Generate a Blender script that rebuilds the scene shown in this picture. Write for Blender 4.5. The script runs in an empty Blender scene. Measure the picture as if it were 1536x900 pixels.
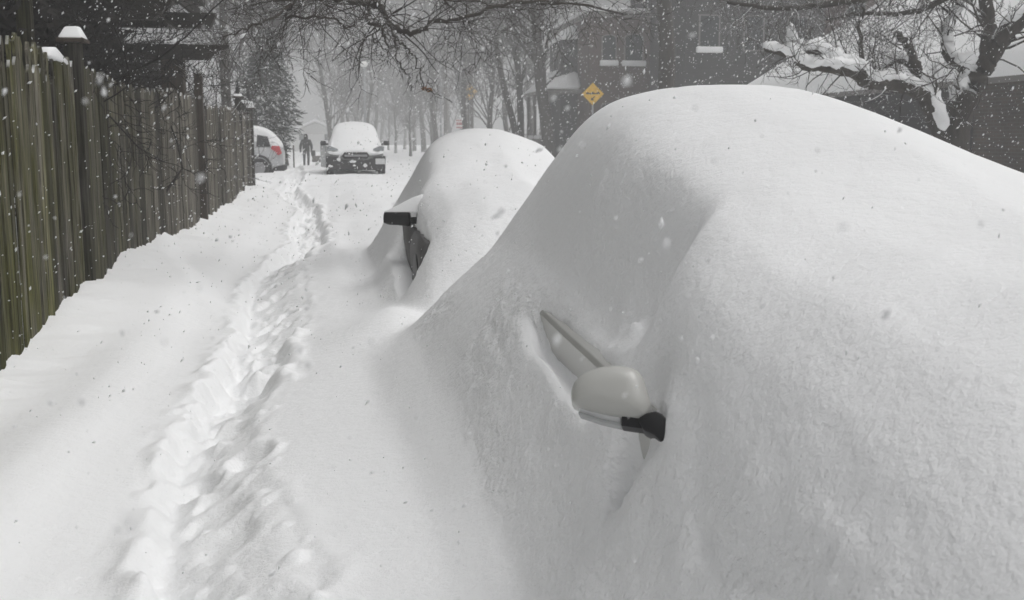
import bpy, bmesh, math, random
import numpy as np
from mathutils import Vector, Matrix

# ------------------------------------------------------------------ camera, world, sun, exposure
S = bpy.context.scene
C = S.collection
EYE = Vector((0.0, 0.0, 1.6))
YAW, PITCH, FPX = math.radians(9.02), math.radians(8.53), 1600.0     # street axis is +Y, camera turned right and down
cd = bpy.data.cameras.new("camera")
cam = bpy.data.objects.new("camera", cd)
C.objects.link(cam)
cam.location = EYE
cam.rotation_euler = (math.radians(90) - PITCH, 0, -YAW)
cd.sensor_width = 36
cd.lens = 36 * FPX / 1536
cd.clip_start, cd.clip_end = 0.05, 2000
cd.dof.use_dof = True
cd.dof.focus_distance = 4.4
cd.dof.aperture_fstop = cd.lens / 5.5                                # 5 mm pupil
S.camera = cam

w = bpy.data.worlds.new("World")
S.world = w
w.use_nodes = True
nt = w.node_tree
bg = nt.nodes["Background"]
sky = nt.nodes.new("ShaderNodeTexSky")
sky.sky_type = 'NISHITA'
sky.sun_disc = False
SUN_TO = Vector((0.50, -0.24, 1.0)).normalized()
sky.sun_elevation = math.asin(SUN_TO.z)
sky.sun_rotation = math.atan2(SUN_TO.x, SUN_TO.y)
sky.dust_density = 6.0
hsv = nt.nodes.new("ShaderNodeHueSaturation")
hsv.inputs['Saturation'].default_value = 0.07                        # cloud deck: nearly colourless
nt.links.new(sky.outputs[0], hsv.inputs['Color'])
tc = nt.nodes.new("ShaderNodeTexCoord")
sep = nt.nodes.new("ShaderNodeSeparateXYZ")
nt.links.new(tc.outputs['Generated'], sep.inputs[0])
mr = nt.nodes.new("ShaderNodeMapRange")                              # overcast: zenith brighter than horizon
mr.inputs['From Min'].default_value, mr.inputs['From Max'].default_value = 0.0, 1.0
mr.inputs['To Min'].default_value, mr.inputs['To Max'].default_value = 0.22, 2.1
nt.links.new(sep.outputs['Z'], mr.inputs['Value'])
mx = nt.nodes.new("ShaderNodeMixRGB")
mx.blend_type = 'MULTIPLY'
mx.inputs[0].default_value = 1
nt.links.new(hsv.outputs[0], mx.inputs[1])
nt.links.new(mr.outputs[0], mx.inputs[2])
nt.links.new(mx.outputs[0], bg.inputs['Color'])
bg.inputs['Strength'].default_value = 0.072

sl = bpy.data.lights.new("sun", 'SUN')
sl.energy = 0.7
sl.angle = math.radians(60)
sl.color = (1.0, 0.985, 0.96)
sun = bpy.data.objects.new("sun", sl)
C.objects.link(sun)
sun.rotation_euler = SUN_TO.to_track_quat('Z', 'Y').to_euler()

S.view_settings.view_transform = 'Standard'
S.view_settings.look = 'None'
S.view_settings.gamma = 1
S.view_settings.exposure = -0.2
S.render.engine = 'CYCLES'
S.cycles.volume_bounces = 2
S.cycles.max_bounces = 8
S.cycles.transparent_max_bounces = 8
S.cycles.use_denoising = True

# ------------------------------------------------------------------ helpers
def px(x, y, d):
    """world point seen at photo pixel (x, y) at forward distance d along the level view direction"""
    a, b = x - 768.0, y - 450.0
    fw = FPX * math.cos(PITCH) - b * math.sin(PITCH)
    dn = b * math.cos(PITCH) + FPX * math.sin(PITCH)
    lat, h = a / fw * d, dn / fw * d
    return Vector((lat * math.cos(YAW) + d * math.sin(YAW), d * math.cos(YAW) - lat * math.sin(YAW), EYE.z - h))

def tag(o, label=None, cat=None, group=None, kind=None):
    if label: o['label'] = label
    if cat: o['category'] = cat
    if group: o['group'] = group
    if kind: o['kind'] = kind
    return o

def empty(name, loc=(0, 0, 0), rz=0.0):
    o = bpy.data.objects.new(name, None)
    C.objects.link(o)
    o.empty_display_size = 0.3
    o.location = loc
    o.rotation_euler = (0, 0, rz)
    return o

def link(name, me, mat, parent=None, world=False):
    """link a mesh; with world=True its vertices are world coordinates under an unrotated parent"""
    o = bpy.data.objects.new(name, me)
    C.objects.link(o)
    if mat is not None:
        for m in (mat if isinstance(mat, (list, tuple)) else [mat]):
            me.materials.append(m)
    if parent is not None:
        o.parent = parent
        if world:
            o.matrix_parent_inverse = Matrix.Translation(-Vector(parent.location))
    return o

def fast_mesh(name, V, F, smooth=True, mats=None):
    """V (n,3), F list of arrays (m,k)"""
    me = bpy.data.meshes.new(name)
    V = np.asarray(V, dtype=np.float32)
    F = [np.asarray(f, dtype=np.int32) for f in (F if isinstance(F, list) else [F]) if len(f)]
    me.vertices.add(len(V))
    me.vertices.foreach_set("co", V.ravel())
    nl = sum(f.size for f in F)
    npol = sum(len(f) for f in F)
    me.loops.add(nl)
    me.loops.foreach_set("vertex_index", np.concatenate([f.ravel() for f in F]))
    me.polygons.add(npol)
    tot = np.concatenate([np.full(len(f), f.shape[1], dtype=np.int32) for f in F])
    st = np.concatenate([[0], np.cumsum(tot)[:-1]]).astype(np.int32)
    me.polygons.foreach_set("loop_start", st)
    me.polygons.foreach_set("loop_total", tot)
    me.polygons.foreach_set("use_smooth", np.full(npol, smooth, dtype=bool))
    me.update(calc_edges=True)
    me.validate()
    return me

class MB:
    """collects simple solids, builds one mesh"""
    def __init__(s):
        s.v, s.f = [], []
    def poly(s, vs, fs):
        o = len(s.v)
        s.v += [tuple(v) for v in vs]
        s.f += [tuple(i + o for i in f) for f in fs]
        return s
    def box(s, x0, x1, y0, y1, z0, z1):
        return s.poly([(x0,y0,z0),(x1,y0,z0),(x1,y1,z0),(x0,y1,z0),(x0,y0,z1),(x1,y0,z1),(x1,y1,z1),(x0,y1,z1)],
                      [(3,2,1,0),(4,5,6,7),(0,1,5,4),(1,2,6,5),(2,3,7,6),(3,0,4,7)])
    def prism(s, pts, axis, a, b):
        """extrude a 2-D outline along axis 'x','y' or 'z'"""
        n = len(pts)
        def mk(p, t):
            return {'x': (t, p[0], p[1]), 'y': (p[0], t, p[1]), 'z': (p[0], p[1], t)}[axis]
        vs = [mk(p, a) for p in pts] + [mk(p, b) for p in pts]
        fs = [tuple(range(n))[::-1], tuple(range(n, 2*n))] + [(i, (i+1) % n, n+(i+1) % n, n+i) for i in range(n)]
        return s.poly(vs, fs)
    def disc(s, c, axis, r, t, n=20, r_in=0.0):
        """thick disc or ring round an axis"""
        c = Vector(c)
        def ring(rr, tt):
            out = []
            for i in range(n):
                a = 2*math.pi*i/n
                u, v = rr*math.cos(a), rr*math.sin(a)
                out.append({'x': c+Vector((tt,u,v)), 'y': c+Vector((u,tt,v)), 'z': c+Vector((u,v,tt))}[axis])
            return out
        if r_in <= 0:
            vs = ring(r, -t/2) + ring(r, t/2)
            fs = [tuple(range(n))[::-1], tuple(range(n, 2*n))] + [(i,(i+1)%n,n+(i+1)%n,n+i) for i in range(n)]
        else:
            vs = ring(r,-t/2)+ring(r,t/2)+ring(r_in,-t/2)+ring(r_in,t/2)
            fs = []
            for i in range(n):
                j = (i+1) % n
                fs += [(i,j,n+j,n+i),(2*n+j,2*n+i,3*n+i,3*n+j),(j,i,2*n+i,2*n+j),(n+i,n+j,3*n+j,3*n+i)]
        return s.poly(vs, fs)
    def mesh(s, name, smooth=False, bevel=0.0, seg=2, sub=0):
        me = bpy.data.meshes.new(name)
        me.from_pydata(s.v, [], s.f)
        bm = bmesh.new()
        bm.from_mesh(me)
        bmesh.ops.recalc_face_normals(bm, faces=bm.faces)
        if bevel > 0:
            ed = [e for e in bm.edges if len(e.link_faces) == 2 and e.calc_face_angle(0) > 0.5]
            bmesh.ops.bevel(bm, geom=ed, offset=bevel, segments=seg, profile=0.5, affect='EDGES', clamp_overlap=True)
        if sub:
            bmesh.ops.subdivide_edges(bm, edges=bm.edges[:], cuts=sub, use_grid_fill=True)
        bm.to_mesh(me)
        bm.free()
        for p in me.polygons:
            p.use_smooth = smooth
        return me

class Tubes:
    """many tapered tubes in one mesh, built with numpy"""
    def __init__(s, sides=5):
        s.P, s.R, s.N, s.sides = [], [], [], sides
    def add(s, pts, rad):
        s.P += [tuple(p) for p in pts]
        s.R += list(rad)
        s.N.append(len(pts))
    def mesh(s, name, zscale=1.0, off=0.0, jit=0.0):
        P = np.array(s.P, dtype=np.float64)
        R = np.array(s.R, dtype=np.float64)
        N = np.array(s.N)
        pid = np.repeat(np.arange(len(N)), N)
        st = np.cumsum(N) - N
        en = st + N - 1
        i = np.arange(len(P))
        a, b = np.maximum(i-1, st[pid]), np.minimum(i+1, en[pid])
        T = P[b] - P[a]
        T /= np.linalg.norm(T, axis=1)[:, None] + 1e-9
        ref = np.where(np.abs(T[:, 2:3]) > 0.9, np.array([[1.0, 0.13, 0]]), np.array([[0, 0, 1.0]]))
        U = np.cross(T, ref)
        U /= np.linalg.norm(U, axis=1)[:, None] + 1e-9
        W = np.cross(U, T)
        n = s.sides
        ang = 2*np.pi*np.arange(n)/n
        V = P[:, None] + R[:, None, None]*(np.cos(ang)[None, :, None]*U[:, None] + zscale*np.sin(ang)[None, :, None]*W[:, None])
        if jit:
            V += jit*R[:, None, None]*(np.stack([vn(V[:,:,(k+1)%3]*14+k*7, V[:,:,k]*14+V[:,:,2]*9, 140+k) for k in range(3)], -1)*2)
        if off:
            V[:, :, 2] += (off*R)[:, None]
        V = V.reshape(-1, 3)
        k = i[i != en[pid]]
        j = np.arange(n)
        q = np.stack([(k[:, None]*n + j), (k[:, None]*n + (j+1) % n), ((k[:, None]+1)*n + (j+1) % n), ((k[:, None]+1)*n + j)], -1).reshape(-1, 4)
        caps = np.concatenate([st[:, None]*n + j[::-1], en[:, None]*n + j])
        return fast_mesh(name, V, [q, caps])

def catmull(pts, n=5):
    pts = [Vector(p) for p in pts]
    out = []
    for i in range(len(pts)-1):
        p0, p1, p2, p3 = pts[max(i-1, 0)], pts[i], pts[i+1], pts[min(i+2, len(pts)-1)]
        for k in range(n):
            t = k/n
            out.append(0.5*((2*p1) + (p2-p0)*t + (2*p0-5*p1+4*p2-p3)*t*t + (3*p1-p0-3*p2+p3)*t**3))
    out.append(pts[-1])
    return out

# numpy noise
def _h(ix, iy, s):
    n = (ix*374761393 + iy*668265263 + s*1442695041) & 0x7fffffff
    n = ((n ^ (n >> 13))*1274126177) & 0x7fffffff
    return ((n ^ (n >> 16)) & 0xffff)/65535.0
def vn(x, y, s=0):
    ix, iy = np.floor(x).astype(np.int64), np.floor(y).astype(np.int64)
    fx, fy = x-ix, y-iy
    fx, fy = fx**3*(fx*(fx*6-15)+10), fy**3*(fy*(fy*6-15)+10)
    a, b, c, d = _h(ix,iy,s), _h(ix+1,iy,s), _h(ix,iy+1,s), _h(ix+1,iy+1,s)
    return (a+(b-a)*fx)*(1-fy) + (c+(d-c)*fx)*fy - 0.5
def fbm(x, y, s=0, o=4, g=0.5):
    r, a = 0, 1.0
    for k in range(o):
        r = r + a*vn(x*2**k + 17.3*k, y*2**k - 9.1*k, s+k)
        a *= g
    return r
def sstep(a, b, x):
    t = np.clip((x-a)/(b-a), 0, 1)
    return t*t*(3-2*t)
def smax(a, b, k):
    h = np.clip(0.5+0.5*(a-b)/k, 0, 1)
    return b+(a-b)*h + k*h*(1-h)

# ------------------------------------------------------------------ materials
def mat(name, col=(0.5,0.5,0.5), rough=0.6, metal=0.0, spec=0.5, noise=0.0, nscale=8.0, bump=0.0, bscale=60.0, coat=0.0, stretch=(1,1,1)):
    m = bpy.data.materials.new(name)
    m.use_nodes = True
    t = m.node_tree
    b = t.nodes["Principled BSDF"]
    b.inputs['Base Color'].default_value = (*col, 1)
    b.inputs['Roughness'].default_value = rough
    b.inputs['Metallic'].default_value = metal
    b.inputs['Specular IOR Level'].default_value = spec
    b.inputs['Coat Weight'].default_value = coat
    geo = t.nodes.new("ShaderNodeNewGeometry")
    mp = t.nodes.new("ShaderNodeMapping")
    mp.inputs['Scale'].default_value = stretch
    t.links.new(geo.outputs['Position'], mp.inputs[0])
    if noise > 0:
        n = t.nodes.new("ShaderNodeTexNoise")
        n.inputs['Scale'].default_value = nscale
        n.inputs['Detail'].default_value = 6
        t.links.new(mp.outputs[0], n.inputs['Vector'])
        r = t.nodes.new("ShaderNodeMapRange")
        r.inputs['From Min'].default_value, r.inputs['From Max'].default_value = 0.25, 0.75
        r.inputs['To Min'].default_value, r.inputs['To Max'].default_value = 1-noise, 1+noise
        t.links.new(n.outputs['Fac'], r.inputs['Value'])
        mm = t.nodes.new("ShaderNodeMixRGB")
        mm.blend_type = 'MULTIPLY'
        mm.inputs[0].default_value = 1
        mm.inputs[1].default_value = (*col, 1)
        t.links.new(r.outputs[0], mm.inputs[2])
        t.links.new(mm.outputs[0], b.inputs['Base Color'])
    if bump > 0:
        n2 = t.nodes.new("ShaderNodeTexNoise")
        n2.inputs['Scale'].default_value = bscale
        n2.inputs['Detail'].default_value = 5
        t.links.new(mp.outputs[0], n2.inputs['Vector'])
        bp = t.nodes.new("ShaderNodeBump")
        bp.inputs['Strength'].default_value = 1.0
        bp.inputs['Distance'].default_value = bump
        t.links.new(n2.outputs['Fac'], bp.inputs['Height'])
        t.links.new(bp.outputs[0], b.inputs['Normal'])
    return m

def snow_on_top(m, lo=0.45, hi=0.8, nscale=6.0, col=(0.82, 0.83, 0.84)):
    """lying snow on the upward faces of a material, broken up by noise"""
    t = m.node_tree
    b = t.nodes["Principled BSDF"]
    geo = t.nodes.new("ShaderNodeNewGeometry")
    sp = t.nodes.new("ShaderNodeSeparateXYZ")
    t.links.new(geo.outputs['Normal'], sp.inputs[0])
    n = t.nodes.new("ShaderNodeTexNoise")
    n.inputs['Scale'].default_value = nscale
    n.inputs['Detail'].default_value = 4
    t.links.new(geo.outputs['Position'], n.inputs['Vector'])
    ad = t.nodes.new("ShaderNodeMath")
    ad.operation = 'MULTIPLY_ADD'
    t.links.new(n.outputs['Fac'], ad.inputs[0])
    ad.inputs[1].default_value = 0.9
    t.links.new(sp.outputs['Z'], ad.inputs[2])
    r = t.nodes.new("ShaderNodeMapRange")
    r.inputs['From Min'].default_value, r.inputs['From Max'].default_value = lo+0.45, hi+0.45
    t.links.new(ad.outputs[0], r.inputs['Value'])
    mm = t.nodes.new("ShaderNodeMixRGB")
    t.links.new(r.outputs[0], mm.inputs[0])
    old = b.inputs['Base Color']
    if old.is_linked:
        t.links.new(old.links[0].from_socket, mm.inputs[1])
    else:
        mm.inputs[1].default_value = old.default_value
    mm.inputs[2].default_value = (*col, 1)
    t.links.new(mm.outputs[0], old)
    return m

def snow_material(name, crust=1.0):
    m = bpy.data.materials.new(name)
    m.use_nodes = True
    t = m.node_tree
    b = t.nodes["Principled BSDF"]
    b.inputs['Base Color'].default_value = (0.86, 0.865, 0.87, 1)
    b.inputs['Roughness'].default_value = 0.75
    b.inputs['Specular IOR Level'].default_value = 0.15
    geo = t.nodes.new("ShaderNodeNewGeometry")
    def noise(scale, stretch, detail, rough=0.5, rot=(0, 0, 0)):
        mp = t.nodes.new("ShaderNodeMapping")
        mp.inputs['Scale'].default_value = stretch
        mp.inputs['Rotation'].default_value = rot
        t.links.new(geo.outputs['Position'], mp.inputs[0])
        n = t.nodes.new("ShaderNodeTexNoise")
        n.inputs['Scale'].default_value = scale
        n.inputs['Detail'].default_value = detail
        n.inputs['Roughness'].default_value = rough
        t.links.new(mp.outputs[0], n.inputs['Vector'])
        return n.outputs['Fac']
    def bump(h, dist, prev=None):
        bp = t.nodes.new("ShaderNodeBump")
        bp.inputs['Distance'].default_value = dist
        t.links.new(h, bp.inputs['Height'])
        if prev is not None:
            t.links.new(prev, bp.inputs['Normal'])
        return bp.outputs[0]
    at_ = t.nodes.new("ShaderNodeAttribute")
    at_.attribute_name = "crust"
    def scaled(h, k0, k1):
        ma = t.nodes.new("ShaderNodeMath"); ma.operation = 'MULTIPLY_ADD'
        t.links.new(at_.outputs['Fac'], ma.inputs[0]); ma.inputs[1].default_value = k1; ma.inputs[2].default_value = k0
        mu = t.nodes.new("ShaderNodeMath"); mu.operation = 'MULTIPLY'
        t.links.new(h, mu.inputs[0]); t.links.new(ma.outputs[0], mu.inputs[1])
        return mu.outputs[0]
    n1 = bump(noise(6, (1, 1, 1), 2), 0.008*crust)
    n2 = bump(scaled(noise(30, (0.7, 1.0, 1.0), 3, 0.55, (0, 0, 0.5)), 0.75, 1.9), 0.007*crust, n1)       # wind crust
    n2 = bump(scaled(noise(75, (1, 1, 1), 3, 0.6), 0.8, 1.5), 0.0032*crust, n2)
    n3 = bump(noise(260, (1, 1, 1), 2, 0.6), 0.0012, n2)                                # grain
    t.links.new(n3, b.inputs['Normal'])
    return m

M = {}
M['snow'] = snow_material('snow', 0.9)
M['soft_snow'] = snow_material('soft_snow', 0.35)
M['paint_champagne'] = mat('paint_champagne', (0.42,0.42,0.40), 0.38, 0.0, 0.5, coat=0.35)
M['paint_grey'] = mat('paint_grey', (0.085,0.082,0.082), 0.6, 0.0, 0.3, coat=0.05)
M['paint_white'] = mat('paint_white', (0.50,0.51,0.52), 0.3, 0.0, 0.5, coat=0.4, noise=0.06, nscale=5)
M['paint_silver'] = mat('paint_silver', (0.30,0.31,0.31), 0.35, 0.2, 0.5, coat=0.5)
M['black_plastic'] = mat('black_plastic', (0.008,0.008,0.009), 0.45, 0, 0.4)
M['dark_plastic'] = mat('dark_plastic', (0.022,0.022,0.023), 0.6, 0, 0.4, noise=0.3, nscale=12)
M['rubber'] = mat('rubber', (0.015,0.015,0.015), 0.85)
M['alloy'] = mat('alloy', (0.35,0.35,0.36), 0.4, 0.8)
M['glass_dark'] = mat('glass_dark', (0.02,0.022,0.025), 0.08, 0, 0.6)
M['lamp_lens'] = mat('lamp_lens', (0.75,0.76,0.76), 0.15, 0, 0.6, coat=0.5)
M['headlight'] = mat('headlight', (0.28,0.30,0.31), 0.12, 0.3, 0.6, coat=0.6)
M['tail_red'] = mat('tail_red', (0.50,0.025,0.035), 0.2, 0, 0.6, coat=0.5)
M['mirror_glass'] = mat('mirror_glass', (0.7,0.7,0.7), 0.03, 1.0)
M['plate'] = mat('plate', (0.62,0.63,0.63), 0.4)
M['bark'] = mat('bark', (0.040,0.034,0.028), 0.9, noise=0.45, nscale=14, bump=0.012, bscale=22, stretch=(1,1,0.25))
M['bark_snowy'] = snow_on_top(mat('bark_snowy', (0.050,0.044,0.037), 0.9, noise=0.45, nscale=14, bump=0.012, bscale=22, stretch=(1,1,0.25)), 0.45, 0.75, 9)
M['twig'] = snow_on_top(mat('twig', (0.040,0.034,0.029), 0.9, noise=0.3, nscale=10), 0.72, 0.95, 5)
M['twig_snowy'] = snow_on_top(mat('twig_snowy', (0.040,0.034,0.029), 0.9), 0.42, 0.7, 4)
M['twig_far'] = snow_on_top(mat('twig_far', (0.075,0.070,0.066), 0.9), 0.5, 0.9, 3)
M['vine'] = mat('vine', (0.013,0.0105,0.009), 0.9, noise=0.4, nscale=4)
M['dead_leaf'] = mat('dead_leaf', (0.16,0.075,0.03), 0.8, noise=0.3, nscale=50)
M['needle'] = snow_on_top(mat('needle', (0.035,0.042,0.035), 0.85, noise=0.4, nscale=2.0), 0.60, 0.95, 2.5)
M['old_wood'] = mat('old_wood', (0.050,0.038,0.028), 0.9, noise=0.5, nscale=6, bump=0.006, bscale=40, stretch=(6,6,0.6))
M['dark_wood'] = mat('dark_wood', (0.022,0.018,0.014), 0.85, noise=0.4, nscale=6, stretch=(0.6,5,5))
M['metal_pole'] = mat('metal_pole', (0.32,0.33,0.34), 0.5, 0.5)
M['pole_wood'] = mat('pole_wood', (0.10,0.088,0.078), 0.9, noise=0.3, nscale=8, stretch=(3,3,0.4))
M['lamp_glass'] = mat('lamp_glass', (0.85,0.85,0.83), 0.3)
M['sign_yellow'] = mat('sign_yellow', (0.72,0.44,0.045), 0.5, noise=0.15, nscale=9)
M['sign_black'] = mat('sign_black', (0.03,0.028,0.02), 0.6)
M['sign_white'] = mat('sign_white', (0.75,0.75,0.74), 0.5)
M['sign_red'] = mat('sign_red', (0.36,0.09,0.09), 0.5)
M['charcoal'] = mat('charcoal', (0.030,0.029,0.029), 0.9, noise=0.4, nscale=2.0, stretch=(0.3,0.3,6))
M['trim'] = mat('trim', (0.19,0.18,0.17), 0.8)
M['pane'] = mat('pane', (0.03,0.034,0.038), 0.15)
M['coat'] = mat('coat', (0.016,0.015,0.015), 0.95, noise=0.2, nscale=6)
M['jeans'] = mat('jeans', (0.028,0.029,0.033), 0.95)
M['skin'] = mat('skin', (0.45,0.30,0.24), 0.6)

def brick_mat(name, c1, c2, mortar):
    m = bpy.data.materials.new(name)
    m.use_nodes = True
    t = m.node_tree
    b = t.nodes["Principled BSDF"]
    b.inputs['Roughness'].default_value = 0.92
    geo = t.nodes.new("ShaderNodeNewGeometry")
    sp = t.nodes.new("ShaderNodeSeparateXYZ")
    t.links.new(geo.outputs['Position'], sp.inputs[0])
    ad = t.nodes.new("ShaderNodeMath")
    t.links.new(sp.outputs['X'], ad.inputs[0])
    t.links.new(sp.outputs['Y'], ad.inputs[1])
    cb = t.nodes.new("ShaderNodeCombineXYZ")
    t.links.new(ad.outputs[0], cb.inputs['X'])
    t.links.new(sp.outputs['Z'], cb.inputs['Y'])
    br = t.nodes.new("ShaderNodeTexBrick")
    br.inputs['Color1'].default_value = (*c1, 1)
    br.inputs['Color2'].default_value = (*c2, 1)
    br.inputs['Mortar'].default_value = (*mortar, 1)
    br.inputs['Scale'].default_value = 1
    br.inputs['Brick Width'].default_value = 0.22
    br.inputs['Row Height'].default_value = 0.075
    br.inputs['Mortar Size'].default_value = 0.01
    t.links.new(cb.outputs[0], br.inputs['Vector'])
    n = t.nodes.new("ShaderNodeTexNoise")
    n.inputs['Scale'].default_value = 1.3
    n.inputs['Detail'].default_value = 5
    t.links.new(geo.outputs['Position'], n.inputs['Vector'])
    r = t.nodes.new("ShaderNodeMapRange")
    r.inputs['To Min'].default_value, r.inputs['To Max'].default_value = 0.55, 1.45
    t.links.new(n.outputs['Fac'], r.inputs['Value'])
    mm = t.nodes.new("ShaderNodeMixRGB")
    mm.blend_type = 'MULTIPLY'
    mm.inputs[0].default_value = 1
    t.links.new(br.outputs['Color'], mm.inputs[1])
    t.links.new(r.outputs[0], mm.inputs[2])
    t.links.new(mm.outputs[0], b.inputs['Base Color'])
    return m
M['brick'] = brick_mat('brick', (0.085,0.052,0.044), (0.10,0.062,0.052), (0.08,0.074,0.07))
M['brick_red'] = brick_mat('brick_red', (0.085,0.045,0.038), (0.066,0.036,0.03), (0.08,0.07,0.065))
M['brick_dark'] = brick_mat('brick_dark', (0.085,0.065,0.05), (0.06,0.05,0.042), (0.09,0.085,0.08))

def fence_mat():
    m = bpy.data.materials.new('fence_wood')
    m.use_nodes = True
    t = m.node_tree
    b = t.nodes["Principled BSDF"]
    b.inputs['Roughness'].default_value = 0.95
    b.inputs['Specular IOR Level'].default_value = 0.1
    geo = t.nodes.new("ShaderNodeNewGeometry")
    at = t.nodes.new("ShaderNodeAttribute")
    at.attribute_name = "board"
    def noise(scale, stretch, detail=6):
        mp = t.nodes.new("ShaderNodeMapping")
        mp.inputs['Scale'].default_value = stretch
        t.links.new(geo.outputs['Position'], mp.inputs[0])
        n = t.nodes.new("ShaderNodeTexNoise")
        n.inputs['Scale'].default_value = scale
        n.inputs['Detail'].default_value = detail
        t.links.new(mp.outputs[0], n.inputs['Vector'])
        return n
    g = noise(7, (8, 8, 0.35))
    r = t.nodes.new("ShaderNodeValToRGB")
    r.color_ramp.elements[0].position, r.color_ramp.elements[0].color = 0.30, (0.020, 0.017, 0.013, 1)
    r.color_ramp.elements[1].position, r.color_ramp.elements[1].color = 0.72, (0.20, 0.186, 0.162, 1)
    t.links.new(g.outputs['Fac'], r.inputs[0])
    # moss: green staining that is strong on the near boards and dies out along the fence
    sp = t.nodes.new("ShaderNodeSeparateXYZ")
    t.links.new(geo.outputs['Position'], sp.inputs[0])
    my = t.nodes.new("ShaderNodeMapRange")
    my.inputs['From Min'].default_value, my.inputs['From Max'].default_value = 8.0, 14.0
    my.inputs['To Min'].default_value, my.inputs['To Max'].default_value = 0.95, 0.12
    t.links.new(sp.outputs['Y'], my.inputs['Value'])
    mn = noise(2.2, (1, 2.5, 0.5), 4)
    mm = t.nodes.new("ShaderNodeMapRange")
    mm.inputs['From Min'].default_value, mm.inputs['From Max'].default_value = 0.3, 0.6
    t.links.new(mn.outputs['Fac'], mm.inputs['Value'])
    mu = t.nodes.new("ShaderNodeMath")
    mu.operation = 'MULTIPLY'
    t.links.new(my.outputs[0], mu.inputs[0])
    t.links.new(mm.outputs[0], mu.inputs[1])
    green = t.nodes.new("ShaderNodeMixRGB")
    green.blend_type = 'MULTIPLY'
    green.inputs[2].default_value = (0.54, 0.58, 0.21, 1)
    t.links.new(mu.outputs[0], green.inputs[0])
    t.links.new(r.outputs[0], green.inputs[1])
    bv = t.nodes.new("ShaderNodeMapRange")
    bv.inputs['To Min'].default_value, bv.inputs['To Max'].default_value = 0.45, 1.75
    t.links.new(at.outputs['Fac'], bv.inputs['Value'])
    fin = t.nodes.new("ShaderNodeMixRGB")
    fin.blend_type = 'MULTIPLY'
    fin.inputs[0].default_value = 1
    t.links.new(green.outputs[0], fin.inputs[1])
    t.links.new(bv.outputs[0], fin.inputs[2])
    t.links.new(fin.outputs[0], b.inputs['Base Color'])
    bp = t.nodes.new("ShaderNodeBump")
    bp.inputs['Distance'].default_value = 0.008
    t.links.new(g.outputs['Fac'], bp.inputs['Height'])
    t.links.new(bp.outputs[0], b.inputs['Normal'])
    return m
M['fence_wood'] = snow_on_top(fence_mat(), 0.55, 0.75, 3.5)

# ------------------------------------------------------------------ the snow surface: terrain, trodden path, the cars' mounds
FX = -2.2                                              # fence line
rs = np.random.RandomState(7)
def path_x(Y):
    return -0.60 + 0.17*(1-sstep(2.6, 6.5, Y)) + 0.07*np.sin(Y*0.9) + 0.05*np.sin(Y*0.37+1) - 0.75*sstep(19, 30, Y) - 0.9*sstep(30, 60, Y)

PRINTS = []
y = -1.0
side = 1
while y < 46:
    for _ in range(1):
        yy = y + rs.uniform(-0.13, 0.13)
        PRINTS.append((float(path_x(np.array(yy))) + side*rs.uniform(0.02, 0.11) + rs.uniform(-0.04, 0.04), yy,
                       rs.uniform(0.06, 0.13), rs.uniform(0.10, 0.17), rs.uniform(0.02, 0.06), rs.uniform(-0.35, 0.35)))
    side = -side
    y += rs.uniform(0.24, 0.36)

def terrain(X, Y):
    far = sstep(18, 33, Y)*0.34 - sstep(45, 62, Y)*0.30
    prof = np.interp(X, [-60, -12, -3.5, -2.3, -1.75, -1.2, -0.9, -0.3, 0.0, 0.3, 0.7, 3.2, 4.4, 9.2, 9.8, 11.5, 14, 60],
                     [0.25, 0.30, 0.34, 0.27, 0.20, 0.16, 0.15, 0.18, 0.24, 0.30, 0.35, 0.30, 0.10, 0.10, 0.35, 0.32, 0.4, 0.5])
    prof = prof - 0.17*(1-sstep(6.5, 9.0, Y))*sstep(-1.2, -2.1, X)
    near = 1 - sstep(26, 34, Y)
    z = prof*near + (1-near)*np.where(np.abs(X) < 9, 0.16, 0.22) + far
    z = z + 0.10*fbm(X*0.45+3, Y*0.33, 11, 3)*sstep(3, 9, Y) + 0.035*fbm(X*1.1, Y*0.6, 21, 3)
    # wind-packed ridges running out from the fence boards
    fz = np.exp(-((X-FX)/0.38)**2)
    z = z + near*fz*(0.075*vn(X*0.6+0.5*Y, Y*2.3, 31) + 0.085*vn(X*1.2+Y, Y*5.5, 33) + 0.035*vn(X*2+Y, Y*13, 35) + 0.05*(1+np.sin(Y*1.05+0.5))*0.6)
    # drift shelves either side of the walk
    z = z + 0.05*sstep(-1.05, -1.5, X)*near*(1 + 1.4*vn(X*0.3, Y*0.35, 41))
    z = z + near*0.10*sstep(0.12, -0.22, (X-FX) - (14.2-Y)*0.24 + 0.25*vn(Y*0.5, X*0.7, 43))*sstep(8.0, 9.5, Y)
    # drift tongue between the two cars
    z = z + 0.13*np.exp(-((X-0.30)/0.36)**2 - ((Y-7.1)/0.8)**2) + 0.06*np.exp(-((X+0.12)/0.16)**2-((Y-13.5)/4.5)**2)
    return z

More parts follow.
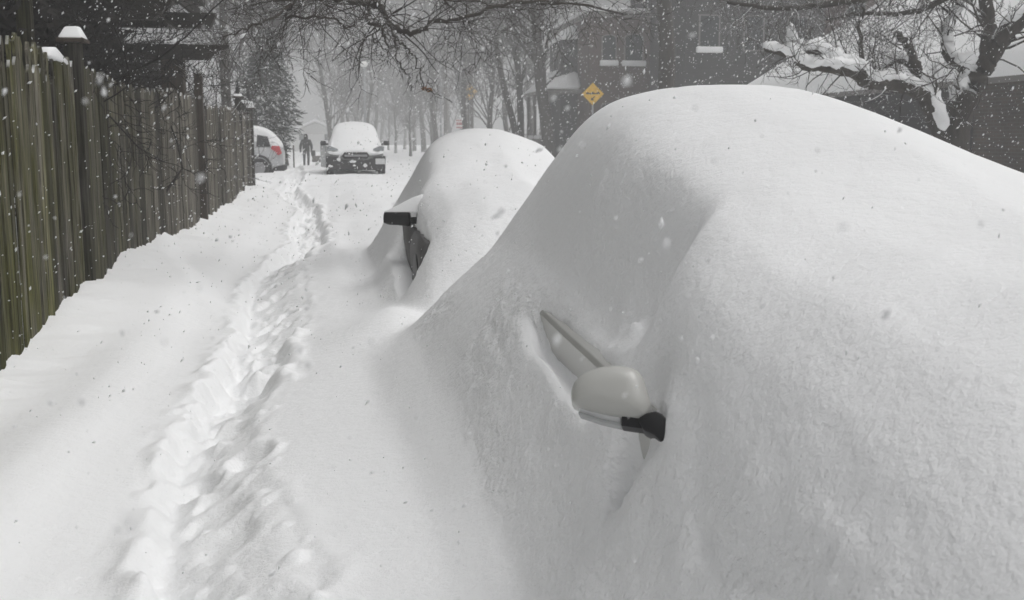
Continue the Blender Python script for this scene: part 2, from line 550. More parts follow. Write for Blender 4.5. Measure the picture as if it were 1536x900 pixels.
def trench(X, Y, z):
    wob = 0.06*fbm(Y*1.7, X*0.4+5, 51, 2) + 0.07*fbm(Y*5, X*3, 52, 2)
    u = X - path_x(Y) + wob
    hw = 0.215 + 0.05*np.sin(Y*0.8)
    m = (1 - sstep(hw-0.07, hw+0.06, np.abs(u)))
    fade = 1 - 0.55*sstep(30, 50, Y)
    wx, wy = X + 0.10*fbm(X*3.1, Y*3.1, 55, 2), Y + 0.14*fbm(X*2.7+9, Y*2.7, 57, 2)
    lump = 0.16*fbm(wx*3.6, wy*2.9, 61, 2) + 0.10*(0.4-2*np.abs(vn(wx*6.0, wy*4.6, 64))) + 0.07*fbm(wx*11, wy*9, 65, 3, 0.6)
    z = z - m*fade*(0.150 - 0.62*lump)
    rim = np.exp(-((np.abs(u)-hw-0.07)/0.07)**2)
    z = z + rim*fade*(0.018 + 0.05*vn(X*6, Y*3.2, 71) + 0.03*vn(X*14, Y*9, 72))
    return z

CLODS = []
for q in range(420):
    cy_ = 2.6 + 26*rs.rand()**1.6
    CLODS.append((float(path_x(np.array(cy_))) + np.clip(rs.normal(0, 0.14), -0.26, 0.26), cy_, rs.uniform(0.014, 0.040)*(1+cy_*0.03), rs.uniform(0.006, 0.020)))
def stamp_clods(xs, ys, Z):
    for (cx, cy, r, h) in CLODS:
        i0, i1 = np.searchsorted(xs, [cx-2*r, cx+2*r])
        j0, j1 = np.searchsorted(ys, [cy-2*r, cy+2*r])
        if i1-i0 < 2 or j1-j0 < 2: continue
        XX, YY = np.meshgrid(xs[i0:i1], ys[j0:j1])
        d = np.hypot(XX-cx, YY-cy)/r + 0.7*vn(XX*22, YY*22, 86)
        Z[j0:j1, i0:i1] += h*(1-sstep(0.3, 1.3, d))
def stamp_prints(xs, ys, Z):
    for (cx, cy, rx, ry, dp, an) in PRINTS:
        i0, i1 = np.searchsorted(xs, [cx-0.36, cx+0.36])
        j0, j1 = np.searchsorted(ys, [cy-0.40, cy+0.40])
        if i1-i0 < 2 or j1-j0 < 2:
            continue
        XX, YY = np.meshgrid(xs[i0:i1], ys[j0:j1])
        c, s_ = math.cos(an), math.sin(an)
        dx, dy = XX-cx, YY-cy
        dx = dx + 0.05*vn(XX*9, YY*9, 81)
        u, v = (c*dx+s_*dy)/rx, (-s_*dx+c*dy)/ry
        d = np.sqrt(u*u+v*v)
        Z[j0:j1, i0:i1] += -dp*(1-sstep(0.55, 1.12, d)) + 0.4*dp*np.exp(-((d-1.25)/0.22)**2)*(0.5+vn(XX*11, YY*11, 82)*1.5)

# cross-sections of a snowed-in car: at each Y a polyline (X, z) from the kerb side over the top
CARTAB = [
 (0.2, [(0.2,0.05),(3.2,0.05)]),
 (0.6, [(0.2,0.15),(0.60,0.45),(0.78,0.72),(1.1,0.92),(1.65,1.0),(2.2,0.7),(2.6,0.4),(3.0,0.15)]),
 (1.0, [(0.05,0.22),(0.42,0.33),(0.58,0.49),(0.68,0.70),(0.79,0.90),(0.94,1.07),(1.2,1.20),(1.65,1.26),(2.1,0.92),(2.5,0.72),(2.9,0.35),(3.2,0.2)]),
 (1.6, [(-0.15,0.22),(0.28,0.31),(0.48,0.40),(0.61,0.54),(0.69,0.72),(0.765,0.92),(0.87,1.09),(1.02,1.22),(1.25,1.31),(1.65,1.36),(2.1,1.08),(2.5,0.85),(2.8,0.5),(3.2,0.2)]),
 (2.1, [(-0.15,0.23),(0.26,0.31),(0.46,0.40),(0.61,0.56),(0.69,0.75),(0.755,0.95),(0.85,1.13),(1.0,1.26),(1.25,1.35),(1.65,1.40),(2.1,1.2),(2.5,0.95),(2.8,0.5),(3.2,0.2)]),
 (2.45,[(-0.15,0.24),(0.28,0.31),(0.47,0.39),(0.60,0.57),(0.695,0.82),(0.765,1.03),(0.86,1.22),(1.0,1.32),(1.2,1.375),(1.65,1.43),(2.1,1.33),(2.5,1.0),(2.8,0.55),(3.2,0.2)]),
 (2.75,[(-0.15,0.25),(0.28,0.32),(0.47,0.40),(0.60,0.60),(0.69,0.87),(0.775,1.06),(0.86,1.29),(0.96,1.39),(1.15,1.46),(1.65,1.53),(2.1,1.45),(2.5,1.1),(2.8,0.6),(3.2,0.2)]),
 (3.0, [(-0.2,0.26),(0.28,0.33),(0.47,0.43),(0.60,0.64),(0.70,0.89),(0.83,1.02),(0.885,1.20),(0.95,1.38),(1.04,1.455),(1.25,1.53),(1.65,1.61),(2.1,1.48),(2.5,1.12),(2.8,0.6),(3.2,0.2)]),
 (3.5, [(-0.25,0.27),(0.26,0.34),(0.46,0.47),(0.60,0.71),(0.70,0.92),(0.84,1.03),(0.895,1.20),(0.955,1.43),(1.02,1.535),(1.18,1.61),(1.5,1.69),(1.8,1.71),(2.2,1.55),(2.6,1.05),(2.9,0.5),(3.2,0.2)]),
 (4.2, [(-0.3,0.27),(0.22,0.36),(0.44,0.52),(0.60,0.78),(0.72,0.96),(0.85,1.10),(0.92,1.31),(0.98,1.53),(1.065,1.67),(1.22,1.755),(1.5,1.825),(1.8,1.83),(2.2,1.70),(2.6,1.15),(2.9,0.5),(3.2,0.2)]),
 (5.2, [(-0.35,0.25),(0.15,0.36),(0.40,0.56),(0.58,0.83),(0.80,1.07),(0.94,1.30),(1.06,1.53),(1.16,1.69),(1.31,1.80),(1.55,1.86),(1.8,1.86),(2.2,1.70),(2.6,1.15),(2.9,0.5),(3.2,0.2)]),
 (5.9, [(-0.35,0.23),(0.12,0.34),(0.38,0.53),(0.60,0.80),(0.82,1.00),(1.0,1.26),(1.15,1.46),(1.4,1.66),(1.8,1.70),(2.2,1.5),(2.6,1.1),(2.9,0.5),(3.2,0.2)]),
 (6.4, [(-0.2,0.2),(0.3,0.42),(0.7,0.75),(1.1,1.10),(1.6,1.30),(2.1,1.2),(2.6,0.7),(3.2,0.2)]),
 (6.9, [(0.0,0.15),(0.6,0.4),(1.2,0.65),(1.7,0.72),(2.3,0.6),(3.0,0.2)]),
 (7.5, [(0.2,0.05),(3.2,0.05)]),
]
TX = np.arange(-1.0, 4.0001, 0.02)
TY = np.arange(-0.4, 8.2001, 0.02)
def gblur(A, s, axis):
    n = int(s*3+1)
    k = np.exp(-0.5*(np.arange(-n, n+1)/max(s, 1e-6))**2)
    k /= k.sum()
    return np.apply_along_axis(lambda r: np.convolve(np.pad(r, n, mode='edge'), k, mode='valid'), axis, A)
def build_tab():
    rows = np.array([np.interp(TX, [p[0] for p in r], [p[1] for p in r], left=-0.3, right=-0.3) for _, r in CARTAB])
    for r, (yy, pts) in zip(rows, CARTAB):                         # outside the outline fall away gently
        lo, hi = pts[0][0], pts[-1][0]
        r[TX < lo] = pts[0][1] - (lo-TX[TX < lo])*0.5
        r[TX > hi] = pts[-1][1] - (TX[TX > hi]-hi)*0.5
    ky = np.array([c[0] for c in CARTAB])
    T = np.empty((len(TY), len(TX)))
    for i in range(len(TX)):
        T[:, i] = np.interp(TY, ky, rows[:, i])
    T0 = gblur(T, 1.4, 1)
    T1 = gblur(gblur(T, 2.4, 1), 5.0, 0)
    kk = sstep(2.7, 3.4, TY)[:, None]*sstep(0.86, 1.02, TX)[None, :]       # soft shoulders over the glass, firmer edges below
    T = T0*(1-kk) + T1*kk
    T = gblur(T, 7.0, 0)
    return T
TAB = build_tab()
def bil(X, Y):
    fx = np.clip((X-TX[0])/0.02, 0, len(TX)-1.001)
    fy = np.clip((Y-TY[0])/0.02, 0, len(TY)-1.001)
    ix, iy = fx.astype(int), fy.astype(int)
    ax, ay = fx-ix, fy-iy
    return (TAB[iy,ix]*(1-ax)+TAB[iy,ix+1]*ax)*(1-ay) + (TAB[iy+1,ix]*(1-ax)+TAB[iy+1,ix+1]*ax)*ay

C2X, C2Y, C2Z = -0.19, 6.6, 0.93
def mound1(X, Y):
    z = bil(X, Y)
    # hollow scoured behind the mirror and along the side glass
    z = z - 0.17*np.exp(-((X-0.90)/0.085)**2)*sstep(2.72, 2.88, Y + 0.5*(0.9-X))*(1-sstep(2.95, 3.75, Y))
    # snow sliding off the bared waistline
    z = z - 0.165*np.exp(-((X-0.726)/0.042)**2)*sstep(2.75, 2.95, Y)*(1-sstep(3.7, 4.25, Y))*(0.75+0.5*vn(X*8, Y*4, 90))
    # bared door skin under the mirror
    z = z - 0.24*np.exp(-((X-0.715)/0.05)**2 - ((Y-2.53)/0.075)**2)
    # fold where the bonnet snow overhangs the drift
    z = z - 0.045*np.exp(-((X-0.735-0.02*np.sin(Y*9))/0.022)**2)*(1-sstep(2.05, 2.3, Y))*sstep(1.3, 1.7, Y)
    # slumped lumps
    z = z + 0.055*np.exp(-((X-0.835)/0.042)**2 - ((Y-3.08)/0.12)**2)*(1+1.5*vn(X*22,Y*20,93)) + 0.03*np.exp(-((X-0.88)/0.035)**2 - ((Y-3.22)/0.07)**2) + 0.035*np.exp(-((X-0.93)/0.04)**2 - ((Y-3.9)/0.05)**2)
    z = z + 0.014*fbm(X*3, Y*3, 97, 2)*sstep(0.2, 0.6, X)
    return z
def mound2(X, Y):
    x, y_ = X-C2X, Y-C2Y
    z = bil(x, y_)*C2Z
    # moat scoured along its flank below the mirror
    m = sstep(0.10, 0.45, X)*(1-sstep(0.585, 0.64, X + 0.03*vn(Y*6, X*4, 98)))*sstep(7.55, 8.0, Y + 0.8*(0.56-X))*(1-sstep(9.3, 10.4, Y))
    z = z*(1-m) + np.minimum(z, 0.47+0.06*(Y-7.9))*m
    z = z - 0.24*sstep(2.9, 4.0, y_)*np.exp(-((x-0.50)/0.24)**2)
    z = z + 0.012*fbm(X*3, Y*2, 99, 3)
    return z
def height(X, Y):
    g = trench(X, Y, terrain(X, Y))
    z = smax(g, mound1(X, Y), 0.10)
    return smax(z, mound2(X, Y), 0.08)
def region_sd(X, Y, cx, cy, hx, hy, r):
    qx, qy = np.abs(X-cx)-hx+r, np.abs(Y-cy)-hy+r
    return np.minimum(np.maximum(qx, qy), 0) + np.hypot(np.maximum(qx, 0), np.maximum(qy, 0)) - r
REG1 = (1.72, 3.95, 1.42, 3.25, 0.5)
REG2 = (1.72+C2X, 3.95+C2Y, 1.42, 3.25, 0.5)

def knots(spec):
    out = [spec[0][0]]
    for a, b, d0, d1 in spec:
        t = out[-1]
        while t < b:
            f = (t-a)/(b-a)
            t += d0+(d1-d0)*max(0, min(1, f))
            out.append(t)
    return np.array(out)
xs = knots([(-135,-20,8,3),(-20,-6,2.5,0.4),(-6,-2.6,0.3,0.05),(-2.6,-1.3,0.035,0.03),(-1.3,0.05,0.014,0.014),(0,0.6,0.022,0.03),(0.6,3.4,0.05,0.06),(3.4,16,0.08,0.6),(16,150,1,9)])
ys = knots([(-24,-2,3,0.5),(-2,2.4,0.3,0.04),(2.4,9,0.015,0.03),(9,30,0.035,0.11),(30,70,0.15,0.8),(70,290,1,9)])
X, Y = np.meshgrid(xs, ys)
Z = height(X, Y)
stamp_prints(xs, ys, Z)
stamp_clods(xs, ys, Z)
for reg in (REG1, REG2):
    sd = region_sd(X, Y, *reg)
    Z -= 0.28*sstep(-0.14, -0.5, sd)
nx, ny = len(xs), len(ys)
idx = np.arange(nx*ny).reshape(ny, nx)
Q = np.stack([idx[:-1,:-1], idx[:-1,1:], idx[1:,1:], idx[1:,:-1]], -1).reshape(-1, 4)
gme = fast_mesh('snow_ground', np.stack([X, Y, Z], -1).reshape(-1, 3), Q)
pa_ = gme.attributes.new('crust', 'FLOAT', 'POINT')
pa_.data.foreach_set('value', (0.25*(1-sstep(0.14, 0.28, np.abs(X-path_x(Y))))*(1-sstep(20, 40, Y))).ravel().astype(np.float32))
gnd = link('snow_ground', gme, M['snow'])
tag(gnd, kind='structure')
def gz(x, y_):
    return float(height(np.array([[float(x)]]), np.array([[float(y_)]]))[0, 0])

def cover(name, reg, dx, dy, parent):
    cx, cy, hx, hy, r = reg
    xa = np.concatenate([np.arange(cx-hx-0.02, cx-hx+1.05, dx), np.arange(cx-hx+1.05, cx+hx+0.03, dx*2.2)])
    ya = np.arange(cy-hy-0.02, cy+hy+0.03, dy)
    X, Y = np.meshgrid(xa, ya)
    sd = region_sd(X, Y, *reg)
    Z = height(X, Y)
    gy, gx = np.gradient(Z, ya, xa)
    arc = np.cumsum(np.sqrt(1+gx*gx)*np.gradient(xa)[None, :], 1)
    steep = sstep(0.55, 1.3, np.hypot(gx, gy))
    inner = sstep(-0.02, -0.25, sd)
    patch = np.clip(0.5+1.6*vn(arc*1.6, Y*1.4, 120), 0.1, 1)
    crust = np.clip(steep*patch*inner, 0, 1)
    crust = crust*(1-0.75*sstep(0.74, 0.86, X - (cx-1.72)))
    dsp = crust*(0.015*fbm(arc*13, Y*9, 121, 3, 0.55) + 0.013*np.abs(vn(arc*22, Y*15, 126)))
    ln = np.sqrt(1+gx*gx+gy*gy)
    Z = Z + 0.0015 - 0.004*sstep(-0.12, 0.0, sd) + dsp/ln
    X, Y = X - dsp*gx/ln, Y - dsp*gy/ln
    n, m = len(xa), len(ya)
    idx = np.arange(n*m).reshape(m, n)
    Q = np.stack([idx[:-1,:-1], idx[:-1,1:], idx[1:,1:], idx[1:,:-1]], -1).reshape(-1, 4)
    ok = (sd.ravel()[Q] < 0.015).all(1)
    Q = Q[ok]
    used = np.unique(Q)
    remap = np.full(n*m, -1)
    remap[used] = np.arange(len(used))
    V = np.stack([X, Y, Z], -1).reshape(-1, 3)[used]
    me = fast_mesh(name, V, remap[Q])
    at_ = me.attributes.new('crust', 'FLOAT', 'POINT')
    at_.data.foreach_set('value', crust.ravel()[used].astype(np.float32))
    return link(name, me, M['snow'], parent, True)

# ------------------------------------------------------------------ the two buried cars
def loft(stations, ring):
    """stations: list of (y, {params}); ring(params) -> list of (x, z) right half from bottom centre to top centre"""
    V, F, rows = [], [], []
    for (yy, p) in stations:
        half = ring(p)
        full = half + [(-a, b) for a, b in half[-2:0:-1]]
        rows.append(len(V))
        V += [(a, yy, b) for a, b in full]
    n = len(full)
    for i in range(len(rows)-1):
        a, b = rows[i], rows[i+1]
        for k in range(n):
            F.append((a+k, a+(k+1) % n, b+(k+1) % n, b+k))
    F.append(tuple(range(n))[::-1])
    F.append(tuple(rows[-1]+k for k in range(n)))
    mb = MB()
    mb.poly(V, F)
    return mb

def car_ring(p):
    hw, zb, zbelt, zt, tw = p
    return [(0, zb), (hw*0.80, zb), (hw*0.955, zb+0.06), (hw, zb+(zbelt-zb)*0.5), (hw*0.985, zbelt-0.05), (hw*0.93, zbelt+0.01),
            (tw + (hw*0.90-tw)*0.5, zbelt+(zt-zbelt)*0.5), (tw, zt-0.05), (tw*0.75, zt), (0, zt+0.02)]

def buried_car(loc, paint):
    car = empty('parked_car', loc)
    # front at -y; local z=0 on the road
    st = [(-2.15,(0.62,0.30,0.58,0.60,0.5)), (-2.05,(0.74,0.26,0.66,0.70,0.6)), (-1.7,(0.84,0.24,0.74,0.80,0.66)), (-1.0,(0.90,0.22,0.86,0.92,0.72)),
          (-0.75,(0.90,0.22,0.90,0.97,0.72)), (0.05,(0.91,0.22,0.95,1.34,0.60)), (0.5,(0.91,0.22,0.96,1.42,0.58)), (1.3,(0.91,0.22,0.97,1.42,0.57)),
          (1.9,(0.89,0.24,0.97,1.30,0.55)), (2.25,(0.80,0.28,0.94,1.00,0.52)), (2.35,(0.66,0.34,0.70,0.74,0.5))]
    body = link('body', loft(st, car_ring).mesh('body', True), paint, car)
    md = body.modifiers.new('sub', 'SUBSURF')
    md.levels = md.render_levels = 2
    for sx in (-1, 1):
        for yy in (-1.32, 1.40):
            wh = link('wheel', MB().disc((sx*0.80, yy, 0.33), 'x', 0.33, 0.22, 28, 0.20).mesh('wheel', True, 0.02), M['rubber'], car)
            wh.name = 'wheel'
            r = link('rim', MB().disc((sx*0.80, yy, 0.33), 'x', 0.205, 0.18, 20).mesh('rim', False, 0.015), M['alloy'], wh)
    return car

car1 = buried_car((1.66, 3.85, 0.02), M['paint_champagne'])
tag(car1, 'nearest car buried under a huge smooth snow mound, beige wing mirror poking out', 'car', 'cars buried along the kerb')
cover('snow_cover', REG1, 0.0095, 0.0125, car1)

def door_skin(parent):
    prof = [(0.752,0.50),(0.742,0.70),(0.737,0.84),(0.741,0.925),(0.750,0.942),(0.80,0.946),(0.80,0.50)]
    mb = MB()
    ysn = [2.38, 2.6, 3.0, 3.6, 4.2, 4.9]
    V, F, k = [], [], len(prof)
    for y_ in ysn:
        off = 0.012*((y_-3.4)/1.4)**2
        V += [(a+off, y_, b+0.012*(y_-3.0)) for a, b in prof]
    for i in range(len(ysn)-1):
        for j in range(k):
            F.append((i*k+j, i*k+(j+1) % k, (i+1)*k+(j+1) % k, (i+1)*k+j))
    F += [tuple(range(k))[::-1], tuple((len(ysn)-1)*k+j for j in range(k))]
    mb.poly(V, F)
    d = link('door', mb.mesh('door', False, 0.004, 2), M['paint_champagne'], parent, True)
door_skin(car1)

def dome(outline, depth, frame, rings=10, p=2.4, back=0.0):
    """cushion-shaped shell over a planar outline (u right, v up); bulges along -n of the frame (o, u, v, n)"""
    o, u, v, n = frame
    k = len(outline)
    cu = sum(a for a, _ in outline)/k
    cv = sum(b for _, b in outline)/k
    V, F = [], []
    for i in range(rings):
        s = 1 - (i/rings)**1.6
        d = depth*(max(0, 1 - s**p))**(1/p)
        V += [o + u*(cu+(a-cu)*s) + v*(cv+(b-cv)*s) - n*d for a, b in outline]
    V.append(o+u*cu+v*cv-n*depth)
    for i in range(rings-1):
        for j in range(k):
            F.append((i*k+j, i*k+(j+1) % k, (i+1)*k+(j+1) % k, (i+1)*k+j))
    top = len(V)-1
    for j in range(k):
        F.append(((rings-1)*k+j, (rings-1)*k+(j+1) % k, top))
    V += [o + u*a + v*b + n*back for a, b in outline]
    b0 = len(V)-k
    for j in range(k):
        F.append((j, b0+j, b0+(j+1) % k, (j+1) % k))
    F.append(tuple(b0+j for j in range(k)))
    mb = MB()
    mb.poly(V, F)
    return mb

def wing_mirror(parent):
    # plane of the housing: u towards the car, swept back at the tip
    D0 = 2.52
    o = px(930, 590, D0)
    vd = (o-EYE).normalized()
    u = Vector((0.935, -0.355, -0.02)).normalized()
    n = Vector((0.30, 0.80, -0.42)).normalized()
    n = (n - u*n.dot(u)).normalized()
    v = u.cross(n) * -1
    if v.z < 0: v = -v
    def uv(x, y):
        """housing-plane coordinates of an outline point measured on the photograph"""
        a = px(x, y, 1.0) - EYE
        t = (o-EYE).dot(n)/a.dot(n)
        q = EYE + a*t - o
        return (q.dot(u), q.dot(v))
    pts = [(858,608),(857,592),(861,578),(868,569),(878,562),(892,556),(908,552),(926,550.5),(944,553),(957,558),(966,570),(971,585),(975,600),(977,614),(973,627),(962,632),(950,631),(925,628),(900,623),(877,617)]
    P = catmull([Vector((*uv(*p), 0)) for p in pts + pts[:1]], 3)[:-1]
    out = [(p.x, p.y) for p in P]
    fr = (o, u, v, n)
    hs = dome(out, 0.055, fr, 14, 2.9, 0.045).mesh('mirror_housing', True)
    mir = link('side_mirror', hs, M['paint_champagne'], parent, True)
    # strip along the lower rim: clear indicator outboard, black inboard
    def strip(name, pl, hgt, thick, material, out_n=0.018):
        mb = MB()
        c = [Vector((*uv(*p), 0)) for p in pl]
        c = catmull(c, 4)
        V = []
        for q in c:
            b = o + u*q.x + v*q.y
            V += [b - n*out_n, b - n*out_n - v*hgt*0.9 + n*0.004, b + n*thick - v*hgt, b + n*thick]
        F = []
        for i in range(len(c)-1):
            for k in range(4):
                F.append((i*4+k, i*4+(k+1) % 4, (i+1)*4+(k+1) % 4, (i+1)*4+k))
        F += [(3,2,1,0), tuple((len(c)-1)*4+k for k in range(4))]
        mb.poly(V, F)
        return link(name, mb.mesh(name, False, 0.0015), material, mir, True)
    strip('turn_signal', [(870,611),(887,616.5),(905,621),(932,626.5)], 0.0185, 0.03, M['lamp_lens'])
    strip('lower_trim', [(934,626.5),(950,629),(966,631),(985,633)], 0.026, 0.03, M['black_plastic'], 0.026)
    sp = strip('signal_frame', [(869,619.5),(888,625.5),(905,631),(933,637)], 0.007, 0.032, M['paint_silver'], 0.0195)
    # arm to the door
    arm = [(958,632),(970,624),(985,620.5),(994,625),(1000,632),(1007,645),(1006,655),(998,664),(992,666),(982,656),(966,649)]
    A = [Vector((*uv(*p), 0)) for p in arm]
    mb = MB()
    V = [o+u*q.x+v*q.y-n*0.034 for q in A] + [o+u*q.x+v*q.y+n*0.05 for q in A]
    k = len(A)
    mb.poly(V, [tuple(range(k)), tuple(range(k, 2*k))[::-1]] + [(i,(i+1) % k,k+(i+1) % k,k+i) for i in range(k)])
    link('mirror_arm', mb.mesh('mirror_arm', True, 0.006, 3), M['black_plastic'], mir, True)
    # glass on the far side
    g = [(p[0]*0.86, p[1]*0.82) for p in out]
    mb = MB()
    k = len(g)
    V = [o+u*a+v*b+n*0.046 for a, b in g] + [o+u*a+v*b+n*0.049 for a, b in g]
    mb.poly(V, [tuple(range(k)), tuple(range(k, 2*k))[::-1]] + [(i,(i+1) % k,k+(i+1) % k,k+i) for i in range(k)])
    link('mirror_glass', mb.mesh('mirror_glass'), M['mirror_glass'], mir, True)
    return mir
wing_mirror(car1)

car2 = buried_car((1.66+C2X, 3.85+C2Y, 0.02), M['paint_grey'])
tag(car2, 'second car along the kerb, white mound with black wing mirror and bared dark wheel arch', 'car', 'cars buried along the kerb')
for ch in car2.children:
    if ch.name.startswith('body'): ch.scale = (0.93, 1, 0.86)
cover('snow_cover', REG2, 0.014, 0.02, car2)
def mirror2(parent):
    o = px(595, 327, 9.05)
    u, v, n = Vector((0.97,-0.2,0)).normalized(), Vector((0,0,1)), Vector((0.2,0.97,0)).normalized()
    sc = 9.05/FPX
    pts = [(-20,-7),(-20,2),(-18,9),(-10,11),(0,11),(12,10),(19,8),(20.5,0),(20.5,-12),(10,-11.5),(0,-10.5),(-12,-10)]
    P = catmull([Vector((a*sc, b*sc, 0)) for a, b in pts+pts[:1]], 3)[:-1]
    m = link('side_mirror', dome([(p.x,p.y) for p in P], 0.05, (o,u,v,n), 8, 3.2, 0.05).mesh('side_mirror', True), M['black_plastic'], parent, True)
    mb = MB()
    c = o+u*0.115-v*0.03
    mb.box(c.x-0.03, c.x+0.10, c.y+0.0, c.y+0.06, c.z-0.02, c.z+0.035)
    link('mirror_arm', mb.mesh('mirror_arm', True, 0.008), M['black_plastic'], m, True)
    # snow lying on the housing
    sp = [(-0.108,0.052),(-0.085,0.066),(-0.04,0.085),(0.02,0.112),(0.08,0.145),(0.14,0.175),(0.22,0.20),(0.22,0.05)]
    mb = MB()
    V = [o+u*a+v*b-n*(0.045-0.25*max(0,b-0.05)) for a,b in sp]+[o+u*a+v*b+n*0.16 for a,b in sp]
    k = len(sp)
    mb.poly(V, [tuple(range(k)), tuple(range(k,2*k))[::-1]]+[(i,(i+1)%k,k+(i+1)%k,k+i) for i in range(k)])
    link('mirror_snow', mb.mesh('mirror_snow', True, 0.015, 3), M['soft_snow'], m, True)
mirror2(car2)
# black wheel-arch liner and lip of the second car (front, kerb side)
def arch(parent):
    # front wing and door skin, dark grey, then the black arch lip in front of them
    prof = [(0.575,0.36),(0.55,0.55),(0.545,0.70),(0.555,0.80),(0.59,0.86),(0.70,0.88),(0.70,0.36)]
    def panel(name, y0, y1, material):
        k = len(prof)
        V = [(a, y0, b) for a, b in prof] + [(a+0.004, (y0+y1)/2, b) for a, b in prof] + [(a, y1, b) for a, b in prof]
        F = [(i*k+j, i*k+(j+1) % k, (i+1)*k+(j+1) % k, (i+1)*k+j) for i in range(2) for j in range(k)]
        F += [tuple(range(k))[::-1], tuple(2*k+j for j in range(k))]
        mb = MB(); mb.poly(V, F)
        return link(name, mb.mesh(name, True, 0.006), material, parent, True)
    panel('front_wing', 7.7, 8.86, M['paint_grey'])
    panel('door', 8.87, 10.6, M['paint_grey'])
    mb = MB()
    mb.disc((0.572, 8.10, 0.34), 'x', 0.40, 0.07, 32)
    link('wheel_arch', mb.mesh('wheel_arch', True, 0.006), M['black_plastic'], parent, True)
def wheel(parent, x_, y_, z_, r, t, axis='x'):
    wh = link('wheel', MB().disc((x_,y_,z_), axis, r, t, 32, r*0.62).mesh('wheel', True, 0.02), M['rubber'], parent, parent.get('world_parts', False))
    link('rim', MB().disc((x_,y_,z_), axis, r*0.63, t*0.8, 24).mesh('rim', False, 0.01), M['alloy'], wh)
arch(car2)

